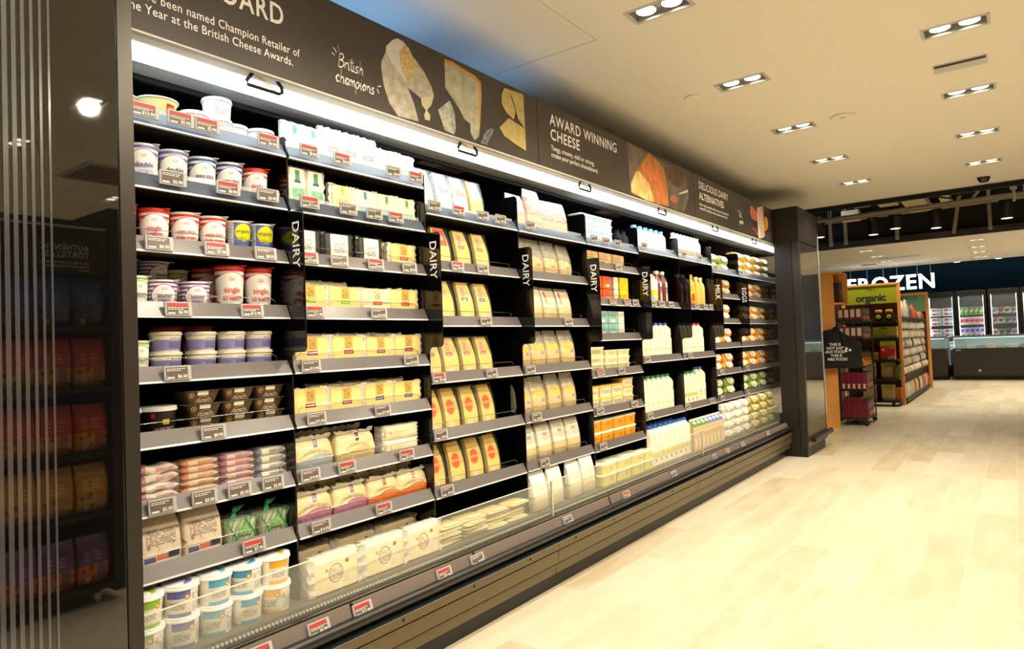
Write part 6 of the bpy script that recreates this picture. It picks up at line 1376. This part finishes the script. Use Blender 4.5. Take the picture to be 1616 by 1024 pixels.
series(wt, P_, L_, 'tub', 'tubs in the leftmost freezer')
for ri, (z, col, lay, h, nm) in enumerate(((zs[1], (206, 206, 226), [(FR(0, .1, .03, .05), (92, 66, 170))], .17, 'violet and white'), (zs[2], (206, 206, 226), [(FR(0, .14, .035, .04), (92, 66, 170)), (FR(.01, .04, .02, .02), (170, 120, 50))], .21, 'violet and white'), (zs[3], (226, 206, 206), [(lambda X, Y, Z: (X*X+(Z-.1)*(Z-.1)).lt(.0022)*Y.lt(0.0), (206, 50, 50))], .19, 'red and white'), (zs[4], (110, 150, 80), [(FR(0, .1, .03, .04), (206, 200, 90)), (FN(14, .55, 0, .2), (60, 120, 90))], .2, 'green'))):
    p_ = fpack(col, lay, .098, h, 'mid%d' % ri).build('frozen_pack', bevel=.004)
    series(p_, [(-1.10+.104*k_, 20.2, z+.0005) for k_ in range(5)], ['%s frozen pack in the second freezer, %s shelf from bottom, %s' % (nm, ORD[ri+1], pos5[k_]) for k_ in range(5)], 'frozen food', 'packs in the second freezer')
for ri, z in enumerate(zs[1:5]):
    for k_ in range(4):
        col = ((86, 110, 96), (150, 66, 76), (96, 86, 120), (170, 150, 90), (120, 130, 140))[(ri*3+k_*2) % 5]
        o = fpack(col, [(FN(20, .55, 0, .2), (206, 200, 206)), (FR(0, .08, .04, .03), (60, 50, 70))], .12, .16, 'dk%d' % ((ri*3+k_*2) % 5)).build('frozen_pack', loc=(-.44+.126*k_, 20.2, z+.0005), bevel=.006)
        tag(o, 'dark frozen pack in the third freezer, %s shelf from bottom, %s' % (ORD[ri+1], pos5[k_]), 'frozen food', 'packs in the third freezer')
for ri, z in enumerate(zs[1:5]):
    o = fpack((150, 160, 170), [(FR(0, .08, .04, .03), (60, 80, 120))], .16, .17, 'edge').build('frozen_pack', loc=(.22, 20.2, z+.0005), bevel=.006)
    tag(o, 'grey frozen pack in the rightmost freezer, %s shelf from bottom' % ORD[ri+1], 'frozen food', 'packs in the rightmost freezer')
# FROZEN sign
t = tag(empty('illuminated_sign', (-2.28, 17.5, 2.11)), 'white illuminated letters reading FROZEN hung before the freezers', 'sign')
mNeon = glow('letter_glow', (.82, .95, 1.0), 3.2); mNeonS = M('letter_side', (150, 160, 170), .4)
v, f = text_geo('FROZEN', .455, 'CENTER', 1.1, .008)
wd = max(a for a, b in v)-min(a for a, b in v); ht = max(b for a, b in v)-min(b for a, b in v); mid = (max(a for a, b in v)+min(a for a, b in v))/2; zb = min(b for a, b in v)
kx, kz = 1.73/wd, .335/ht
for ch_ in range(1):
    mb = MB().add([((a-mid)*kx, -.03, (b-zb)*kz) for a, b in v], f, mNeon)
    mb.add([((a-mid)*kx, .03, (b-zb)*kz) for a, b in v], [tuple(reversed(q)) for q in f], mNeonS)
    ed = {}
    for q in f:
        for i in range(len(q)):
            a, b = q[i], q[(i+1) % len(q)]; ed.setdefault((min(a, b), max(a, b)), []).append((a, b))
    o0 = len(v)
    mb.add([((a-mid)*kx, -.03, (b-zb)*kz) for a, b in v]+[((a-mid)*kx, .03, (b-zb)*kz) for a, b in v], [(e[0][1], e[0][0], e[0][0]+o0, e[0][1]+o0) for e in ed.values() if len(e) == 1], mNeon)
    mb.build('letters', t)
for x in (-.8, -.45, -.12, .15, .55, .8): MB().tube([(x, 0, .30), (x, 0, .585)], .006, mFrE, 6).build('hanger', t)

# open ceiling zone: services above the slot
mDuct = M('galvanised_duct', (206, 192, 158), .5); mPipe = M('grey_pipe', (150, 140, 122), .5); mStrut = M('steel_strut', (168, 156, 136), .5)
SV = 'services in the open ceiling slot'
def svc(name, mb, label, cat, smooth=None): tag(mb.build(name, smooth=smooth), label, cat, SV)
svc('service_pipe', MB().tube([(-4.6, 10.2, 3.30), (5.9, 10.2, 3.30)], .05, mPipe, 12), 'thick grey pipe crossing the open ceiling slot, nearest', 'pipe', 60)
svc('service_pipe', MB().tube([(-4.6, 13.15, 3.18), (5.9, 13.15, 3.24)], .045, mPipe, 12), 'thick grey pipe crossing the open ceiling slot, lower middle', 'pipe', 60)
svc('service_pipe', MB().tube([(-4.6, 13.1, 3.5), (5.9, 13.1, 3.5)], .06, mPipe, 12), 'thick grey pipe crossing the open ceiling slot, farthest', 'pipe', 60)
svc('black_rail', MB().box((-4.6, 10.2, 3.02), (5.9, 10.24, 3.06), mBlackPaint), 'thin black lighting rail crossing the open ceiling slot', 'rail')
svc('black_rail', MB().box((-4.6, 11.2, 2.92), (5.9, 11.23, 2.95), mBlackPaint), 'thin black lighting rail low in the ceiling slot', 'rail')
for k_, (x0, x1, ya, yb, z) in enumerate(((-1.98, -1.76, 10.9, 11.9, 3.16), (-1.62, -1.36, 10.5, 11.9, 3.12), (-1.30, -1.0, 10.4, 12.7, 3.10), (-.84, -.72, 10.4, 12.7, 3.12))):
    svc('duct', MB().box((x0, ya, z), (x1, yb, z+.10), mDuct).box((x0+.05, ya+.2, z+.10), (x0+.06, ya+.21, 3.9), mStrut).box((x1-.06, yb-.21, z+.10), (x1-.05, yb-.2, 3.9), mStrut), 'pale flat duct running away in the ceiling slot, %s from left' % ORD[k_], 'duct')
svc('duct', MB().box((-.45, 12.0, 3.25), (3.2, 12.3, 3.38), mDuct), 'pale duct across the right of the ceiling slot', 'duct')
for k_, (x, dx) in enumerate(((-2.58, 0), (-2.34, 0), (-1.56, 0), (-.77, .2), (-.29, 0), (.35, .1))):
    svc('hanging_strut', MB().add([(x, 12.9, 2.72), (x+.05, 12.9, 2.72), (x+.05, 12.96, 2.72), (x, 12.96, 2.72), (x+dx, 12.9, 3.9), (x+.05+dx, 12.9, 3.9), (x+.05+dx, 12.96, 3.9), (x+dx, 12.96, 3.9)], [(0, 3, 2, 1), (4, 5, 6, 7), (0, 1, 5, 4), (1, 2, 6, 5), (2, 3, 7, 6), (3, 0, 4, 7)], mStrut), 'upright steel strut in the ceiling slot, %s from left' % ORD[k_], 'strut')
svc('cable_tray', MB().box((-.62, 9.4, 3.4), (-.58, 12.8, 3.46), mStrut).box((-.27, 9.4, 3.4), (-.23, 12.8, 3.46), mStrut).box((-.60, 9.8, 3.42), (-.25, 9.84, 3.44), mStrut).box((-.60, 10.8, 3.42), (-.25, 10.84, 3.44), mStrut).box((-.60, 11.8, 3.42), (-.25, 11.84, 3.44), mStrut), 'ladder cable tray running away in the ceiling slot', 'cable tray')
svc('cable', MB().tube([(-.1, 9.6, 3.9), (-.1, 9.6, 3.05), (-.2, 10.0, 2.93), (-.6, 10.3, 2.86), (-1.0, 10.35, 2.98)], .012, mBlackPaint, 6), 'loose black cable looping through the ceiling slot', 'cable', 60)
svc('cable', MB().tube([(.25, 10, 3.7), (-.1, 10.6, 3.3), (-.35, 11, 3.0), (-.40, 11.12, 2.97)], .02, mPipe, 6), 'grey conduit slanting down in the ceiling slot', 'cable', 60)
rv = random.Random(21)
for k_ in range(6):
    y = 10.6+.27*k_; z = 2.84+.035*k_; s_ = rv.uniform(-.1, .1); x0 = rv.uniform(-3.6, -2.3); x1 = rv.uniform(.4, 2.0)
    svc('conduit', MB().tube([(x0, y, 3.9), (x0, y, z+.05), (x0+.05, y, z), (x1, y+s_*.3, z+.03), (x1+.05, y+s_*.3, z+.08), (x1+.05, y+s_*.3, 3.9)], rv.choice((.012, .018, .024)), rv.choice((mPipe, mStrut, mBlackPaint)), 8), 'thin conduit looping down in the ceiling slot, %s from the front' % ORD[k_], 'conduit', 60)
for k_, (x, y, z, w_, h_) in enumerate(((-2.2, 12.0, 3.0, .25, .16), (.15, 11.6, 3.05, .4, .16), (-3.0, 11.7, 3.2, .4, .3), (.75, 11.3, 3.2, .5, .2))):
    svc('junction_box', MB().box((x, y, z), (x+w_, y+.2, z+h_), (mDuct, mPipe)[k_ % 2]).box((x+.05, y+.09, z+h_), (x+.06, y+.1, 3.9), mStrut), 'box fixed up in the ceiling slot, %s' % ('left of the middle', 'right of the middle', 'far left', 'far right')[k_], 'junction box')
pend = empty('pendant_spotlight', (0, 0, 0))
MB().lathe([(.085, 0), (.09, .01), (.09, .34), (.02, .36), (.012, .40), (.012, 1.08)], M('pendant_black', (30, 28, 27), .4), 24).build('housing', pend, smooth=40)
MB().lathe([(.07, -.001), (.0705, .004)], glow('pendant_lens', (1.0, .86, .62), 3.0), 24).build('lens', pend)
for i, (x, y, z) in enumerate(((-1.48, 12.3, 2.82), (-1.86, 12.75, 2.82), (-.97, 12.8, 2.82), (-.05, 12.6, 2.82), (-2.6, 12.3, 2.82), (-1.1, 19.6, 2.80), (-.28, 19.6, 2.80), (.55, 19.6, 2.80))):
    o = pend if i == 0 else copy_tree(pend); o.location = (x, y, z)
    tag(o, 'black cylinder pendant spotlight %s, %s from the left there' % (('in the open ceiling slot', 'over the freezers')[i > 4], ORD[(2, 1, 3, 4, 0, 0, 1, 2)[i]]), 'spotlight', 'black pendant spotlights')
    sd = bpy.data.lights.new('pendant_beam', 'SPOT'); sd.energy = (95, 70)[i > 4]; sd.color = WARM; sd.spot_size = math.radians(135); sd.spot_blend = .8; sd.shadow_soft_size = .05
    so = bpy.data.objects.new('pendant_beam', sd); COL.objects.link(so); so.location = (0, 0, -.01); so.parent = o
for k_, (x, y, z) in enumerate(((-.15, 11.3, 3.55), (-2.25, 11.6, 3.3), (1.6, 11.5, 3.6), (-3.2, 11.5, 3.6))):
    t = tag(empty('batten_light', (x, y, z)), 'cool white batten light up in the ceiling slot, %s' % ('right of the middle', 'left of the middle', 'far right', 'far left')[k_], 'light', SV)
    MB().box((-.18, -.03, .02), (.18, .03, .06), mFrE).build('housing', t); MB().box((-.17, -.02, 0), (.17, .02, .02), glow('batten_tube', (.8, .93, 1.0), 40.0)).build('tube', t)
    MB().box((-.15, -.005, .06), (-.14, .005, 3.9-z), mFrE).box((.14, -.005, .06), (.15, .005, 3.9-z), mFrE).build('hanger', t)
t = tag(empty('drop_sensor', (.04, 10.3, 2.72)), 'white drop rod sensor hanging in the ceiling slot', 'sensor')
MB().box((-.035, -.03, .15), (.035, .03, .42), M('sensor_white', (206, 198, 180), .4)).build('housing', t); MB().lathe([(.015, 0), (.018, .01), (.018, .15)], M('sensor_white'), 14).build('rod', t); MB().lathe([(.006, .42), (.006, 1.17)], mBlackPaint, 8).build('wire', t)
for k_, y in enumerate((18.7, 19.4)): tag(MB().box((-4.5, y, 3.0), (5.9, y+.06, 3.05), mBlackPaint).build('black_rail'), 'black service rail over the freezers, %s' % ('nearer', 'farther')[k_], 'rail', 'rails over the freezers')
for k_, (x0, x1) in enumerate(((-1.0, -.5), (.0, 1.2))): tag(MB().box((x0, 18.9, 2.98), (x1, 19.25, 3.16), mDuct).box((x0+.1, 19.0, 3.16), (x0+.12, 19.02, 3.9), mStrut).box((x1-.12, 19.0, 3.16), (x1-.1, 19.02, 3.9), mStrut).build('duct'), 'pale duct above the freezers, %s' % ('left', 'right')[k_], 'duct', 'ducts over the freezers')
for i, (x0, x1, y) in enumerate(((-2.25, -1.5, 15.9),)):
    tag(MB().box((x0, y-.12, CEIL-.008), (x1, y+.12, CEIL), M('vent_grey', (190, 186, 178), .4, [(lambda X, Y, Z: ((X-Y)*22).fract().lt(.5), (120, 116, 108))])).build('air_vent'), 'long slotted air grille in the far ceiling', 'air vent')
tag(MB().box((-2.75, 16.9, CEIL-.012), (-2.45, 17.1, CEIL), M('speaker_tan', (170, 140, 90), .6)).build('ceiling_speaker'), 'small tan square panel in the far ceiling', 'speaker')

# ------------------------------------------------------------------ the snack bay opposite (seen mirrored in the near cabinet)
SXR = .31
t = tag(empty('snack_shelf', (SXR+.22, .9, 0)), 'black snack shelf opposite the chiller, mirrored in the near cabinet', 'shelf unit')
MB().box((.22, -1.3, .05), (.26, .70, 1.98), mShelfB).build('back_panel', t)
MB().box((-.22, .66, .05), (.26, .71, 1.98), mShelfB).build('end_panel', t)
MB().box((-.20, -1.3, 1.64), (-.17, .655, 1.86), M('snack_header', (26, 24, 24), .5)).build('header', t)
MB().box((-.205, -1.3, 1.862), (-.165, .655, 1.872), mTrim).build('header_rail', t)
fl = lambda x0, y0, z0: (lambda a, b: (x0, y0-a*.8, z0+b))
text('lettering', 'AUTHENTIC', .043, mTxt, fl(-.2008, .575, 1.762), t, 'LEFT', 1.15); text('lettering', 'TORTILLAS', .043, mTxt, fl(-.2008, .575, 1.727), t, 'LEFT', 1.15)
text('lettering', 'Our tortillas are made with authentic', .018, mTxt, fl(-.2008, .575, 1.69), t, 'LEFT'); text('lettering', 'recipes, why not bring your own', .018, mTxt, fl(-.2008, .575, 1.672), t, 'LEFT'); text('lettering', 'flavours!', .018, mTxt, fl(-.2008, .575, 1.654), t, 'LEFT')
SZS = (1.375, 1.075, .75, .452, .10)
for z in SZS: MB().box((-.22, -1.3, z-.025), (.22, .66, z), mShelfB).build('shelf', t)
MB().box((-.2235, -.3, 1.035), (-.220, .42, 1.075), M('shelf_strip_green', (70, 84, 78), .4)).build('price_strip', t)
for y in (-1.2, -.3, .6): MB().lathe([(.02, .0), (.02, .05)], mWire, 12, c=(-.15, y)).build('foot', t)
kinds = (((40, 84, 140), (96, 76, 62), 'blue'), ((206, 84, 60), (226, 160, 50), 'coral'), ((214, 70, 44), (230, 150, 40), 'red'), ((224, 160, 50), (220, 150, 40), 'yellow'), ((110, 76, 120), (230, 120, 30), 'purple'))
for ri, (z, (c1, c2, nm)) in enumerate(zip(SZS, kinds)):
    W, H, D = .150, .240, .075
    lx = lambda X, Y, Z: Z.gt(H*.42)
    mt = M('crisps_'+nm, c2, .3, [(noisy(34, .56, .0, H*.42), tuple(int(q*.62) for q in c2)), (lx, c1), (lambda X, Y, Z: Y.abs().lt(.045)*(Z-H*.6).abs().lt(.03)*((Z-H*.5)*55).fract().lt(.5)*((Y*120).sin()).gt(-.5)*X.lt(0.0), tuple(min(255, q+50) for q in c1)), (lambda X, Y, Z: (Y-.03).abs().lt(.02)*(Z-H*.25).abs().lt(.035)*X.lt(0.0)*Z.gt(0.0), tuple(int(q*.6+50) for q in c1)), (lambda X, Y, Z: (Y+.03).abs().lt(.013)*(Z-.025).abs().lt(.014)*X.lt(0.0), (206, 200, 196))], noise=None, bump=(18, .6), coat=.4)
    b_ = MB().loft([(0, .004, W/2-.006, 0, 0, 8), (.012, D*.22, W/2-.002, 0, 0, 6), (H*.3, D/2, W/2-.002, 0, 0, 4), (H*.62, D*.42, W/2, 0, 0, 4), (H*.9, D*.14, W/2-.002, .006, 0, 6), (H, .003, W/2-.001, .01, 0, 8)], mt, 36).build('crisp_bag', smooth=55)
    series(b_, [(SXR+.06, 1.478-.157*(8-k_), z+.0005) for k_ in range(9)], ['%s crisp bag on the %s snack shelf, %s from the near end' % (nm, ('top', 'second', 'third', 'fourth', 'lowest')[ri], ORD[k_]) for k_ in range(9)], 'crisp bag', '%s crisp bags on the snack shelf' % nm)
